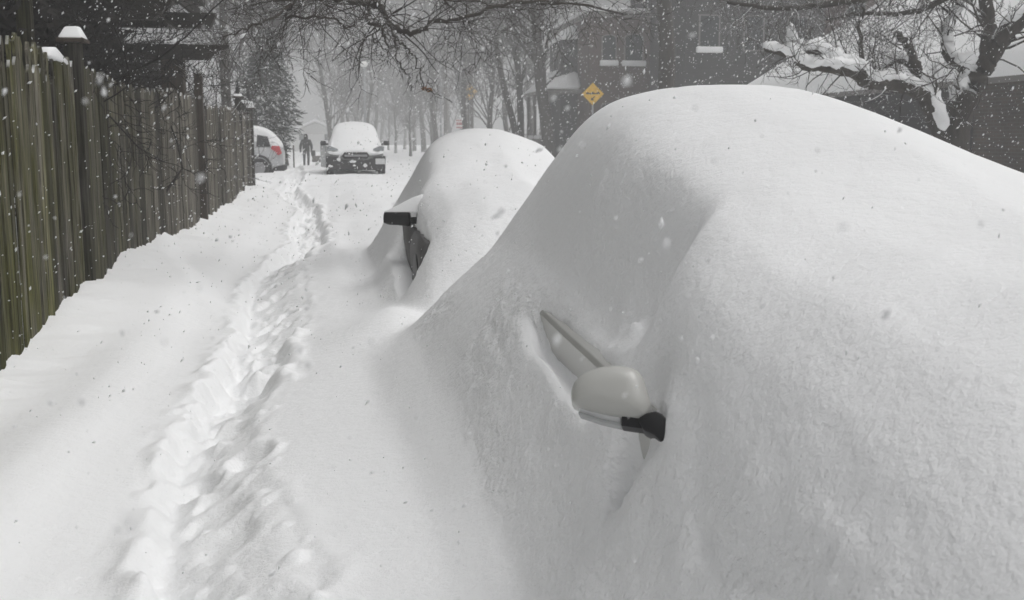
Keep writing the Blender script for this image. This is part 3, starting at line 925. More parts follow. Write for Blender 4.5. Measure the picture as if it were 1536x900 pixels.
# ------------------------------------------------------------------ fence
def fence():
    rng = random.Random(5)
    f = empty('wooden_fence', (FX, 15.0, 0.0))
    tag(f, 'weathered grey board fence with mossy near end along the snowy walk', 'fence')
    V, F, att = [], [], []
    def board(yc, xo, w_, t, ztop, lean, style):
        o = len(V)
        hw = w_/2
        if style == 0:      # dog-ear
            prof = [(-hw,-0.2),(hw,-0.2),(hw,ztop-0.05),(hw*0.45,ztop),(-hw*0.45,ztop),(-hw,ztop-0.05)]
        else:               # notched picket
            prof = [(-hw,-0.2),(hw,-0.2),(hw,ztop-0.34),(hw*0.95,ztop-0.22),(hw*0.42,ztop-0.16),(hw*0.72,ztop-0.06),(hw*0.2,ztop),(-hw*0.2,ztop),(-hw*0.72,ztop-0.06),(-hw*0.42,ztop-0.16),(-hw*0.95,ztop-0.22),(-hw,ztop-0.34)]
        k = len(prof)
        tw = rng.uniform(-0.008, 0.008)
        for sgn in (0, 1):
            for a, b in prof:
                V.append((FX + xo + sgn*t + lean[0]*(b-0.3) + tw*a/hw, yc + a + lean[1]*(b-0.3), b))
        F.append(tuple(o+i for i in range(k)))
        F.append(tuple(o+k+i for i in range(k))[::-1])
        for i in range(k):
            F.append((o+i, o+(i+1) % k, o+k+(i+1) % k, o+k+i))
        att.extend([rng.random()]*(2*k))
    yy = 2.6
    while yy < 27.3:
        w_ = rng.uniform(0.128, 0.15)
        top = 2.22 + 0.04*math.sin(yy*0.9) + rng.uniform(-0.035, 0.035) + (0.06 if yy < 8.6 else 0)
        if rng.random() < 0.04: top -= rng.uniform(0.05, 0.3)
        board(yy, rng.uniform(-0.004, 0.012), w_, 0.02, top, (rng.uniform(-0.004,0.004), rng.uniform(-0.006,0.006)), 1 if yy < 8.9 else 0)
        yy += w_ + rng.choice([0.006, 0.012, 0.02, 0.035])
    yy = 9.0
    while yy < 27.2:        # boards on the far side of the rails
        board(yy, -0.095, 0.14, 0.02, 2.10 + rng.uniform(-0.05, 0.05) + (0.02 if yy < 9 else 0), (0, rng.uniform(-0.004,0.004)), 0)
        yy += 0.17
    me = bpy.data.meshes.new('board_panel')
    me.from_pydata(V, [], F)
    bm = bmesh.new(); bm.from_mesh(me); bmesh.ops.recalc_face_normals(bm, faces=bm.faces); bm.to_mesh(me); bm.free()
    a = me.attributes.new('board', 'FLOAT', 'POINT')
    a.data.foreach_set('value', att)
    link('board_panel', me, M['fence_wood'], f, True)
    for z in (0.55, 1.35, 1.95):
        link('rail', MB().box(FX-0.070, FX-0.006, 2.6, 27.3, z-0.045, z+0.045).mesh('rail'), M['old_wood'], f, True)
    def cap(y_, x_, top, wd, snow, parent):
        c = link('post_cap', MB().poly([(x_-wd,y_-wd,top),(x_+wd,y_-wd,top),(x_+wd,y_+wd,top),(x_-wd,y_+wd,top),(x_-wd,y_-wd,top+0.025),(x_+wd,y_-wd,top+0.025),(x_+wd,y_+wd,top+0.025),(x_-wd,y_+wd,top+0.025),(x_,y_,top+0.11)],
             [(3,2,1,0),(0,1,5,4),(1,2,6,5),(2,3,7,6),(3,0,4,7),(4,5,8),(5,6,8),(6,7,8),(7,4,8)]).mesh('post_cap'), M['old_wood'], parent, True)
        if snow:
            s = wd*0.96
            t0, t1 = top+0.026, top+snow
            mb = MB().poly([(x_-s,y_-s,t0),(x_+s,y_-s,t0),(x_+s,y_+s,t0),(x_-s,y_+s,t0),(x_-s*.5,y_-s*.5,t1),(x_+s*.55,y_-s*.5,t1),(x_+s*.5,y_+s*.5,t1+.01),(x_-s*.45,y_+s*.5,t1)],
                           [(3,2,1,0),(4,5,6,7),(0,1,5,4),(1,2,6,5),(2,3,7,6),(3,0,4,7)])
            link('cap_snow', mb.mesh('cap_snow', True, 0.02, 3), M['soft_snow'], c, True)
    for y_, x_, wd, top, snow in [(4.6,FX-0.1,0.05,2.2,0),(7.1,FX-0.1,0.05,2.25,0),(9.55,FX+0.02,0.062,2.40,0.13),(12.0,FX-0.10,0.05,2.2,0),(14.4,FX-0.10,0.05,2.2,0),
                            (17.2,FX+0.065,0.06,2.6,0),(19.6,FX-0.10,0.05,2.2,0),(22.3,FX-0.10,0.05,2.25,0),(24.6,FX-0.02,0.07,2.52,0.10),(26.0,FX-0.02,0.055,2.42,0.10),(27.35,FX,0.075,2.35,0.20)]:
        p = link('post', MB().box(x_-wd, x_+wd, y_-wd, y_+wd, -0.2, top).mesh('post', False, 0.006), M['old_wood'] if x_ > FX+0.04 or x_ < FX-0.05 else M['fence_wood'], f, True)
        if snow: cap(y_, x_, top, wd+0.048, snow, p)
    # little spired finials on two of the end posts
    for y_, top in ((24.6, 2.62), (27.35, 2.58)):
        t = Tubes(8)
        t.add([(FX-0.02,y_,top-0.05),(FX-0.02,y_,top+0.02),(FX-0.02,y_,top+0.06),(FX-0.02,y_,top+0.10),(FX-0.02,y_,top+0.16),(FX-0.02,y_,top+0.26)], [0.06,0.085,0.04,0.055,0.03,0.012])
        link('finial', t.mesh('finial'), M['dark_plastic'], f, True)
    # snow caught on the fence top beside the near cap
    mb = MB().poly([(FX-0.06,8.72,2.22),(FX+0.04,8.72,2.22),(FX+0.04,9.35,2.20),(FX-0.06,9.35,2.20),(FX-0.05,8.76,2.30),(FX+0.03,8.76,2.30),(FX+0.03,9.0,2.32),(FX-0.05,9.0,2.32),(FX+0.02,9.3,2.25),(FX-0.04,9.3,2.25)],
        [(3,2,1,0),(0,1,5,4),(4,5,6,7),(7,6,8,9),(1,2,8,6,5),(0,4,7,9,3),(2,3,9,8)])
    link('top_snow', mb.mesh('top_snow', True, 0.03, 3), M['soft_snow'], f, True)
fence()

# ------------------------------------------------------------------ tree tools
def wander(rng, p, d, L, n, wob, up=0.0):
    pts = [Vector(p)]
    d = Vector(d).normalized()
    for i in range(n):
        d = (d + Vector((rng.gauss(0,wob), rng.gauss(0,wob), rng.gauss(0,wob) + up))).normalized()
        pts.append(pts[-1] + d*(L/n))
    return pts
def side_dir(rng, t, ang):
    t = t.normalized()
    a = t.orthogonal().normalized()
    b = t.cross(a)
    f = rng.uniform(0, 2*math.pi)
    return (t*math.cos(ang) + (a*math.cos(f)+b*math.sin(f))*math.sin(ang)).normalized()
def sprout(T, rng, pts, r0, r1, count, L, levels, ang=(0.5,1.1), wob=0.16, up=0.03, t0=0.1, minr=0.004, decay=0.55, kids=5):
    """grow side shoots from a polyline, recursively"""
    n = len(pts)-1
    for _ in range(count):
        t = rng.uniform(t0, 1.0)
        i = min(int(t*n), n-1)
        f = t*n-i
        p = pts[i].lerp(pts[i+1], f)
        r = max(minr, (r0+(r1-r0)*t)*rng.uniform(0.4, 0.65))
        d = side_dir(rng, pts[i+1]-pts[i], rng.uniform(*ang))
        l = L*rng.uniform(0.55, 1.15)*(1.15-0.5*t)
        q = wander(rng, p, d, l, 5, wob, up)
        re = max(minr*0.6, r*0.35)
        T.add(q, [r+(re-r)*k/5 for k in range(6)])
        if levels > 1:
            sprout(T, rng, q, r, re, max(2, int(kids*rng.uniform(0.7,1.3))), L*decay, levels-1, ang, wob*1.1, up, 0.15, minr, decay, kids)

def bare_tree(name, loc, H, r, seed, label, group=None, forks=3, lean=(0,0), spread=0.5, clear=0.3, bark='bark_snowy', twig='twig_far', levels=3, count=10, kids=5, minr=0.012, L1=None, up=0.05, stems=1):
    rng = random.Random(seed)
    t = empty(name, loc)
    TR, CR = Tubes(9), Tubes(4)
    for s_ in range(stems):
        d = Vector((lean[0]+ (rng.uniform(-0.25,0.25) if stems > 1 else 0), lean[1], 1))
        tr = wander(rng, (rng.uniform(-.2,.2)*(stems-1), 0, -0.3), d, H*0.62, 8, 0.05, 0.02)
        TR.add(tr, [r*(1.25 if k == 0 else 1)*(1-0.055*k) for k in range(9)])
        mains = []
        for k in range(forks):
            i = rng.randint(int(8*clear), 7) if k else 8
            q = wander(rng, tr[i], side_dir(rng, tr[-1]-tr[-2], rng.uniform(0.15, spread)) if k else tr[-1]-tr[-2], H*0.42, 7, 0.10, up)
            rr = r*(0.55 if k == 0 else rng.uniform(0.3,0.5))
            CR.add(q, [rr*(1-0.11*j) for j in range(8)])
            mains.append((q, rr))
        l1 = L1 or H*0.28
        sprout(CR, rng, tr, r*0.6, r*0.5, int(count*0.7), l1, levels, (0.5,1.0), 0.13, up, clear, minr, 0.55, kids)
        for q, rr in mains:
            sprout(CR, rng, q, rr, rr*0.3, count, l1, levels, (0.4,1.0), 0.14, up, 0.05, minr, 0.55, kids)
    link('trunk', TR.mesh('trunk'), M[bark], t)
    link('crown', CR.mesh('crown'), M[twig], t)
    tag(t, label, 'tree', group)
    return t
def copy_tree(o, loc, rz, sc, label, group=None):
    r = o.copy(); C.objects.link(r)
    r.location = loc; r.rotation_euler = (0,0,rz); r.scale = (sc,sc,sc)
    r['label'] = label
    if group: r['group'] = group
    for ch in list(o.children):
        c = ch.copy(); C.objects.link(c); c.parent = r
    return r
def at(pxx, d):
    p = px(pxx, 250, d)
    return Vector((p.x, p.y, gz(p.x, p.y)-0.05))

# ------------------------------------------------------------------ trees along the street
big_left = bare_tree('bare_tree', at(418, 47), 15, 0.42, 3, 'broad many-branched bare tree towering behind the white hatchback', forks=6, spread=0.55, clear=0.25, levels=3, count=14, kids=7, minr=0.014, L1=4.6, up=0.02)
# right-hand kerb trees
tr_a = bare_tree('bare_tree', at(826, 52), 13, 0.34, 11, 'thick dark trunk standing just left of the yellow diamond sign', forks=4, spread=0.5, clear=0.45, count=8, twig='twig', bark='bark')
tr_b = bare_tree('bare_tree', at(784, 58), 13, 0.22, 12, 'twin leaning slender trunks between the two buried car mounds', forks=3, spread=0.4, clear=0.4, count=7, stems=1, lean=(-0.03,0), twig='twig', bark='bark')
t2 = Tubes(9)
pp = [Vector((0.1,0,-0.2)), Vector((-0.6,0,2.6)), Vector((-1.3,0.1,5.5)), Vector((-1.6,0.1,8.5)), Vector((-2.3,0.2,11))]
pp = catmull(pp, 3)
t2.add(pp, [0.21*(1-0.05*k) for k in range(len(pp))])
link('trunk', t2.mesh('trunk'), M['bark_snowy'], tr_b)
tr_c = bare_tree('bare_tree', at(1001, 35), 14, 0.33, 13, 'massive straight trunk rising in front of the dark house', forks=4, spread=0.5, clear=0.7, count=7, twig='twig', bark='bark')
# avenue fading into the snow
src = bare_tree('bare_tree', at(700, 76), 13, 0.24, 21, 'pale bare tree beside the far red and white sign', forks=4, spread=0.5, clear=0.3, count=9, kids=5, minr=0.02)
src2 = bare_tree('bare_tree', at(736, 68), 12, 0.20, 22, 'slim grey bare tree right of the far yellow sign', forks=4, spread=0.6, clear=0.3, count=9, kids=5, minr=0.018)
AV = 'bare trees fading into the blowing snow down the avenue'
k = 0
for pxx, d, s_ in [(622,135,1.25),(607,160,0.95),(594,118,0.75),(637,122,1.3),(649,104,0.85),(572,175,1.35),(583,150,0.8),(656,92,1.1),(676,140,1.5),(692,112,1.15),(562,135,1.3),(538,150,1.45),(527,108,0.85),(513,125,1.2),(549,104,1.0),(616,95,0.55)]:
    copy_tree(src if k % 2 else src2, at(pxx, d), k*1.7, s_, 'bare avenue tree almost lost in the blowing snow', AV); k += 1
copy_tree(src2, at(498, 92), 2.0, 1.2, 'bare tree behind the left edge of the snowy SUV')
copy_tree(src, at(384, 56), 4.0, 1.0, 'bare tree behind the far end post of the fence')
copy_tree(src2, at(762, 80), 1.0, 1.1, 'grey bare tree behind the twin leaning trunks')
copy_tree(src, at(800, 86), 5.0, 1.2, 'faint bare tree seen between the slender and the thick trunk')
copy_tree(src, px(330, 180, 33) * Vector((1,1,0)) if False else at(345, 36), 0.6, 0.85, 'bare tree close behind the fence, under the pergola beams')

# evergreen behind the white hatchback
def evergreen(loc, H, R, seed):
    rng = random.Random(seed)
    t = empty('evergreen_tree', loc)
    T = Tubes(7)
    T.add([(0,0,-0.2),(0,0,H*0.5),(0,0,H)], [0.2,0.12,0.02])
    link('trunk', T.mesh('trunk'), M['bark'], t)
    V, F = [], []
    for _ in range(620):
        z = H*(rng.random()**1.4)*0.97+0.15
        rad = R*(1-(z/H)**1.8)*(0.22+0.78*max(0,min(1,(z-0.5)/2.0)))*rng.uniform(0.75,1.08)+0.1
        a = rng.uniform(0, 2*math.pi)
        tip = Vector((rad*math.cos(a), rad*math.sin(a), z-0.12*rad))
        root = Vector((0,0,z+0.1))
        n = int(6+rad*6)
        for i in range(n):
            q = root.lerp(tip, 0.25+0.75*(i+rng.random())/n) + Vector((rng.gauss(0,.09),rng.gauss(0,.09),rng.gauss(0,.06)))
            d = (tip-root).normalized()
            d = (d + Vector((rng.gauss(0,.5),rng.gauss(0,.5),rng.gauss(0,.4)-0.1))).normalized()
            l, wd = rng.uniform(0.14,0.32), rng.uniform(0.02,0.045)
            s_ = d.cross(Vector((rng.gauss(0,1),rng.gauss(0,1),rng.gauss(0,1)))).normalized()*wd
            o = len(V)
            V += [q-s_, q+s_, q+d*l+s_*0.3, q+d*l-s_*0.3]
            F.append((o,o+1,o+2,o+3))
    link('crown', fast_mesh('crown', np.array([tuple(v) for v in V]), np.array(F), False), M['needle'], t)
    tag(t, 'dark evergreen with drooping snow-dusted boughs behind the white hatchback', 'tree')
evergreen(at(404, 43), 5.4, 1.7, 4)

# the tree right of the mound with thick snow on its limbs
def snowy_tree():
    rng = random.Random(77)
    D = 17.5
    base = px(1432, 330, D)
    t = empty('snow_laden_tree', (base.x, base.y, gz(base.x, base.y)))
    TR, CR, SN = Tubes(10), Tubes(5), Tubes(10)
    def L(pts, dd=None):
        return catmull([px(x, y, D + (dd[i] if dd else 0)) for i, (x, y) in enumerate(pts)], 4)
    def limb(T, pts, r0, r1, dd=None, snow=0.0, twigs=10, tl=0.9, lv=3):
        q = L(pts, dd)
        n = len(q)
        q = [p + Vector((rng.gauss(0,.012),rng.gauss(0,.012),rng.gauss(0,.012))) for p in q]
        T.add(q, [r0+(r1-r0)*k/(n-1) for k in range(n)])
        if snow:
            rr = [(0.55+0.45*math.sin(math.pi*min(1,max(0.04,k/(n-1)))))*snow*(0.85+0.3*rng.random()) for k in range(n)]
            SN.add([p+Vector((0,-0.02,(r0+(r1-r0)*k/(n-1))*0.75+rr[k]*0.55)) for k, p in enumerate(q)], rr)
        sprout(CR, rng, q, r0*0.35, r1*0.5, twigs, tl, lv, (0.6,1.3), 0.2, 0.06, 0.05, 0.0035, 0.55, 4)
        return q
    # trunk and right fork
    limb(TR, [(1425,380),(1430,250),(1434,196),(1444,158),(1462,122),(1482,92)], 0.25, 0.17, None, 0, 6)
    limb(TR, [(1480,96),(1498,66),(1514,46),(1540,28),(1575,8)], 0.16, 0.10, [0,0,-.2,-.3,-.5], 0.09, 16, 1.3)
    limb(TR, [(1476,102),(1482,60),(1484,28),(1478,-8),(1465,-50)], 0.12, 0.08, [0,.1,.2,.3,.4], 0.0, 14, 1.3)
    limb(TR, [(1456,118),(1440,98),(1424,84),(1418,62),(1424,40),(1436,20),(1440,-15)], 0.10, 0.05, [0,.1,.2,.3,.3,.3,.3], 0.10, 18, 1.1)
    # snow caught in the crotch
    SN.add(L([(1428,150),(1441,128),(1452,104)]), [0.06]+[0.09,0.11,0.12,0.12,0.11,0.10,0.08]+[0.04])
    SN.add(L([(1434,84),(1452,92),(1474,94)]), [0.05]+[0.09,0.11,0.12,0.12,0.11,0.10,0.08]+[0.04])
    SN.add(L([(1446,158),(1451,140),(1462,128)]), [0.05]+[0.09,0.10,0.11,0.11,0.10,0.09,0.08]+[0.04])
    # stump-like left stem with a thick snow sleeve
    limb(TR, [(1420,230),(1404,180),(1390,150),(1380,128),(1374,98),(1360,66),(1345,50)], 0.15, 0.05, [0,-.1,-.2,-.2,-.2,-.1,0], 0.0, 16, 1.1)
    SN.add(L([(1414,196),(1408,165),(1397,138),(1386,118),(1380,90)], [-.15,-.22,-.25,-.25,-.2]), [0.05]+[0.10,0.115,0.125,0.13,0.13,0.125,0.12,0.11,0.10,0.10,0.09,0.08,0.07,0.06,0.05]+[0.03])
    # long low limbs reaching left
    limb(TR, [(1396,150),(1370,136),(1345,128),(1318,126),(1296,124),(1288,114),(1262,106),(1236,102),(1206,100),(1192,86),(1178,80),(1146,72)], 0.11, 0.035,
         [-.2,-.3,-.4,-.5,-.6,-.7,-.8,-.9,-1,-1.1,-1.2,-1.3], 0.108, 26, 1.0)
    limb(TR, [(1300,118),(1290,104),(1270,97),(1250,92),(1226,78),(1200,76),(1188,66),(1186,40)], 0.07, 0.03, [-.6,-.7,-.7,-.8,-.9,-1,-1,-1], 0.09, 20, 1.0)
    limb(TR, [(1374,110),(1350,90),(1330,100),(1318,112)], 0.06, 0.025, [-.2,-.1,0,0], 0.05, 10, 0.8)
    limb(TR, [(1295,98),(1292,70),(1288,40),(1296,10)], 0.045, 0.02, [-.6,-.6,-.5,-.5], 0, 12, 1.0)
    # high limbs whose twigs fill the top of the picture
    limb(TR, [(1465,-50),(1400,-30),(1330,-10),(1250,5),(1170,12),(1090,4)], 0.09, 0.025, [.4,.2,0,-.3,-.6,-1], 0, 36, 1.3)
    limb(TR, [(1440,-15),(1390,10),(1340,22),(1290,20),(1240,30)], 0.06, 0.015, [.3,.1,0,-.2,-.4], 0, 30, 1.1)
    limb(TR, [(1465,-50),(1380,-60),(1280,-55),(1180,-40),(1080,-30),(980,-22)], 0.09, 0.03, [.4,.8,1.2,1.6,2,2.4], 0, 30, 1.6)
    link('trunk', TR.mesh('trunk'), M['bark'], t, True)
    link('crown', CR.mesh('crown'), M['twig_snowy'], t, True)
    link('limb_snow', SN.mesh('limb_snow', 1.0, 0.0, 0.45), M['soft_snow'], t, True)
    tag(t, 'gnarled bare tree with thick snow on its low limbs before the snowy roof', 'tree')
snowy_tree()

# the tree over the walk: trunk behind the pergola, limbs arching over the top of the picture
def overhang_tree():
    rng = random.Random(31)
    base = Vector((-3.6, 14.2, 0.3))
    t = empty('overhanging_tree', base)
    TR, CR, LF = Tubes(9), Tubes(5), []
    def limb(pts, r0, r1, twigs, tl, lv=3, world=None, up=-0.01, kids=3):
        q = catmull(world or [px(*p) for p in pts], 4)
        if not world: r0, r1 = r0*0.62, r1*0.75
        q = [p + Vector((rng.gauss(0,.012),rng.gauss(0,.012),rng.gauss(0,.012))) for p in q]
        n = len(q)
        TR.add(q, [r0+(r1-r0)*k/(n-1) for k in range(n)])
        if twigs: sprout(CR, rng, q, r0*0.55, max(r1,0.006)*0.8, int(twigs*0.85), tl, lv, (0.5,1.2), 0.2, up, 0.05, 0.0030, 0.55, kids)
        return q
    limb(None, 0.24, 0.17, 0, 0, world=[(-3.6,14.2,-0.1),(-3.55,14.1,2.0),(-3.4,13.8,3.6),(-3.1,13.4,5.0)])
    limb(None, 0.15, 0.075, 6, 1.2, world=[(-3.1,13.4,5.0),(-2.4,12.9,5.6),(-1.7,12.3,5.2),px(545,-55,12),px(552,-20,11.6),px(562,6,11.4)])
    # main kinked limb
    limb([(562,6,11.4),(574,14,11.3),(582,28,11.2),(596,45,11.1),(612,48,11.0),(626,48,11.0),(640,38,11.0),(658,32,11.0),(682,28,11.1),(720,18,11.2),(770,6,11.4),(830,4,11.6),(880,8,11.8),(935,22,12)], 0.055, 0.014, 44, 0.85)
    limb([(562,6,11.4),(540,4,11.3),(505,-2,11.2),(470,-6,11.1),(420,-12,11)], 0.05, 0.02, 26, 1.0)
    limb([(555,8,11.4),(551,20,11.3),(552,32,11.2),(564,36,11.1),(572,44,11.0),(577,56,11.0),(582,72,10.9)], 0.035, 0.012, 10, 0.45)
    # the drooping spray with the last brown leaves
    limb([(574,14,11.3),(582,34,11.1),(590,46,11.0),(593,58,10.9),(594,72,10.8),(593,80,10.8),(597,92,10.8),(606,108,10.7),(613,118,10.7),(618,134,10.7)], 0.022, 0.005, 14, 0.30, 2)
    limb([(594,60,10.9),(604,66,10.8),(612,74,10.8),(620,84,10.7),(625,93,10.7),(630,108,10.6),(632,122,10.6),(640,133,10.6),(650,138,10.6),(661,143,10.6)], 0.014, 0.004, 14, 0.26, 2)
    limb([(566,40,11.0),(563,52,10.9),(563,62,10.9),(576,72,10.8),(590,88,10.8),(601,98,10.7)], 0.013, 0.004, 8, 0.25, 2)
    # limbs to the left
    limb([(470,-30,10),(440,6,10),(430,24,10),(470,26,10),(498,28,10.1),(512,36,10.2),(535,40,10.3)], 0.028, 0.008, 20, 0.8)
    limb([(460,-20,10),(420,20,9.8),(380,38,9.6),(350,52,9.5),(330,62,9.5)], 0.022, 0.006, 22, 0.7)
    limb([(540,-30,12),(500,0,12),(440,-2,12.2),(380,6,12.4),(340,14,12.6)], 0.03, 0.008, 26, 0.9)
    limb([(480,0,10.5),(500,12,10.4),(525,22,10.3),(545,34,10.2)], 0.014, 0.005, 10, 0.5)
    # limbs to the right
    limb([(640,-30,11),(675,6,11),(690,26,11),(700,44,11)], 0.022, 0.006, 20, 0.7)
    limb([(700,-40,12),(760,-6,12),(810,6,12),(850,-2,12.2),(900,-6,12.4),(960,-2,12.6)], 0.03, 0.01, 34, 0.8)
    limb([(620,-30,11.5),(660,-4,11.5),(720,2,11.6),(780,14,11.7),(830,10,11.8)], 0.022, 0.007, 30, 0.7)
    link('trunk', TR.mesh('trunk'), M['bark'], t, True)
    link('crown', CR.mesh('crown'), M['twig'], t, True)
    # last leaves
    V, F = [], []
    c0 = px(640, 133, 10.6)
    for _ in range(9):
        c = c0+Vector((rng.gauss(0,.016),rng.gauss(0,.016),rng.gauss(0,.016)))
        a = Vector((rng.gauss(0,1),rng.gauss(0,1),rng.gauss(0,1))).normalized()
        b = a.orthogonal().normalized()
        o = len(V)
        V += [c-a*.028, c+b*.014+a.cross(b)*.004, c+a*.028, c-b*.014+a.cross(b)*.004]
        F.append((o,o+1,o+2,o+3))
    link('dead_leaves', fast_mesh('dead_leaves', np.array([tuple(v) for v in V]), np.array(F), False), M['dead_leaf'], t, True)
    tag(t, 'bare tree arching dark twigs over the walk, one drooping spray with brown leaves', 'tree')
overhang_tree()

# ------------------------------------------------------------------ behind the fence: pergola, vines, pole
def pergola():
    p = empty('pergola', (-4.3, 18.7, 0.2))
    tag(p, 'dark timber pergola with jutting beam ends behind the board fence', 'pergola')
    def beam(name, x0, x1, y0, y1, z0, z1, cut, material='dark_wood'):
        pts = [(x0,z0),(x1-cut,z0),(x1,z1-0.03),(x1,z1),(x0,z1)]
        return link(name, MB().prism(pts, 'y', y0, y1).mesh(name), M[material], p, True)
    for x_ in (-2.72, -5.9):
        for y_ in (18.75, 14.4):
            if (x_, y_) == (-2.72, 14.4): continue
            link('post', MB().box(x_-0.175, x_+0.175, y_-0.16, y_+0.16, -0.1, 3.0).mesh('post', False, 0.01), M['old_wood'], p, True)
    beam('beam', -6.6, -1.78, 18.50, 18.57, 2.93, 3.15, 0.32)
    beam('beam', -6.6, -1.85, 18.93, 19.00, 2.93, 3.15, 0.32)
    beam('beam', -6.6, -1.98, 18.52, 18.72, 3.42, 3.66, 0.10)
    beam('beam', -6.6, -2.05, 14.3, 14.5, 3.10, 3.34, 0.25)
    for i in range(8):
        x_ = -6.3+i*0.56
        link('rafter', MB().box(x_-0.03, x_+0.03, 13.6, 19.6, 3.665, 3.84).mesh('rafter'), M['dark_wood'], p, True)
    # sloping board roof piece with snow along its edge
    r = link('roof', MB().poly([(-6.6,15.2,4.25),(-2.25,15.2,4.05),(-2.25,19.4,3.86),(-6.6,19.4,4.05),(-6.6,15.2,4.31),(-2.25,15.2,4.11),(-2.25,19.4,3.92),(-6.6,19.4,4.11)],
        [(3,2,1,0),(4,5,6,7),(0,1,5,4),(1,2,6,5),(2,3,7,6),(3,0,4,7)]).mesh('roof'), M['dark_wood'], p, True)
    link('roof_snow', MB().poly([(-6.5,15.3,4.315),(-2.3,15.3,4.115),(-2.3,19.3,3.93),(-6.5,19.3,4.12),(-6.4,15.4,4.5),(-2.42,15.4,4.3),(-2.42,19.2,4.08),(-6.4,19.2,4.3)],
        [(3,2,1,0),(4,5,6,7),(0,1,5,4),(1,2,6,5),(2,3,7,6),(3,0,4,7)]).mesh('roof_snow', True, 0.05, 3), M['soft_snow'], r, True)
pergola()

wp = link('wooden_pole', MB().box(-0.055,0.055,-0.055,0.055,-0.2,4.6).mesh('wooden_pole', False, 0.008), M['fence_wood'])
wp.location = (-2.52, 9.45, 0.2)
tag(wp, 'tall square wooden pole standing behind the mossy end of the fence', 'pole')

def vine(loc, size, seed, label, n_main=30, leafs=9000):
    rng = random.Random(seed)
    t = empty('vine_thicket', loc)
    CR = Tubes(4)
    sx, sy, sz, z0 = size
    for _ in range(n_main):
        p = Vector((rng.uniform(-sx,sx)*0.8, rng.uniform(-sy,sy)*0.8, rng.uniform(0, z0)))
        q = wander(rng, p, (rng.gauss(0,.5), rng.gauss(0,.5), 1), sz*rng.uniform(0.6,1.0), 9, 0.22, 0.0)
        CR.add(q, [0.02*(1-0.08*k) for k in range(10)])
        sprout(CR, rng, q, 0.012, 0.007, 9, 0.9, 3, (0.5,1.3), 0.25, -0.03, 0.1, 0.004, 0.6, 4)
    link('stems', CR.mesh('stems'), M['vine'], t)
    V, F = [], []
    for _ in range(leafs):
        u = Vector((rng.gauss(0,.45), rng.gauss(0,.45), rng.gauss(0,.42)))
        if u.length > 1.1: continue
        c = Vector((u.x*sx, u.y*sy, z0 + (sz-z0)*0.5*(1+u.z)))
        d = Vector((rng.gauss(0,1),rng.gauss(0,1),rng.gauss(0,1)-0.6)).normalized()
        s_ = d.orthogonal().normalized()*rng.uniform(.015,.035)
        l = rng.uniform(.07,.18)
        o = len(V)
        V += [c-s_, c+s_, c+d*l+s_*.4, c+d*l-s_*.4]
        F.append((o,o+1,o+2,o+3))
    link('foliage', fast_mesh('foliage', np.array([tuple(v) for v in V]), np.array(F), False), M['vine'], t)
    # clumps of caught snow, each a part
    for _ in range(10):
        bm = bmesh.new()
        c = Vector((rng.gauss(0,.4)*sx, rng.gauss(0,.4)*sy, z0+(sz-z0)*rng.uniform(0.1,1.0)))
        m = Matrix.Translation(c) @ Matrix.Diagonal((rng.uniform(.04,.13), rng.uniform(.04,.10), rng.uniform(.02,.05), 1))
        for v in bmesh.ops.create_icosphere(bm, subdivisions=2, radius=1.0, matrix=m)['verts']:
            v.co += Vector((rng.gauss(0,.007),rng.gauss(0,.007),rng.gauss(0,.005)))
        for f in bm.faces: f.smooth = True
        me = bpy.data.meshes.new('snow_clump')
        bm.to_mesh(me); bm.free()
        link('snow_clump', me, M['soft_snow'], t)
    tag(t, label, 'vine', 'vine thickets over the fence')
for loc, size, seed, lab in [
    ((-3.4, 9.8, 0.3), (0.9, 1.3, 3.6, 1.4), 1, 'black vine thicket at the left edge behind the tall wooden pole'),
    ((-3.4, 12.8, 0.3), (0.95, 1.4, 3.9, 1.5), 2, 'black vine thicket right behind the snow-capped fence post'),
    ((-4.3, 16.4, 0.3), (1.0, 1.5, 3.9, 1.6), 3, 'black vine thicket hanging under the pergola roof edge'),
    ((-4.2, 21.2, 0.3), (1.2, 1.4, 3.0, 1.2), 4, 'black vine thicket behind the brown pergola post, below its jutting beams')]:
    vine(loc, size, seed, lab)
# low brush behind the far stretch of fence
def brush(loc, sx, sz, seed, label):
    rng = random.Random(seed)
    t = empty('bare_shrub', loc)
    CR = Tubes(4)
    for _ in range(26):
        q = wander(rng, (rng.gauss(0,.25)*sx, rng.gauss(0,.25)*sx, 0), (rng.gauss(0,.35), rng.gauss(0,.35), 1), sz*rng.uniform(.6,1), 6, 0.13, 0.02)
        CR.add(q, [0.018*(1-.12*k) for k in range(7)])
        sprout(CR, rng, q, .012, .006, 8, sz*.3, 2, (0.4,1.0), .16, .04, .25, .005, .6, 4)
    link('stems', CR.mesh('stems'), M['twig'], t)
    tag(t, label, 'shrub')
brush((-3.3, 22.0, 0.3), 0.8, 2.9, 1, 'bare twiggy shrub behind the fence between pergola and finial posts')
brush((-3.4, 25.5, 0.3), 0.9, 2.8, 2, 'bare twiggy shrub behind the finial posts at the fence end')
for pxx, d, sz, s_, lab in [(722,62,2.0,5,'low snowy shrub right of the far pole across the street'), (752,56,2.1,6,'low snowy shrub at the foot of the twin trunks'), (800,60,2.4,7,'low snowy shrub left of the thick trunk')]:
    brush(at(pxx, d), 1.6, sz, s_, lab)

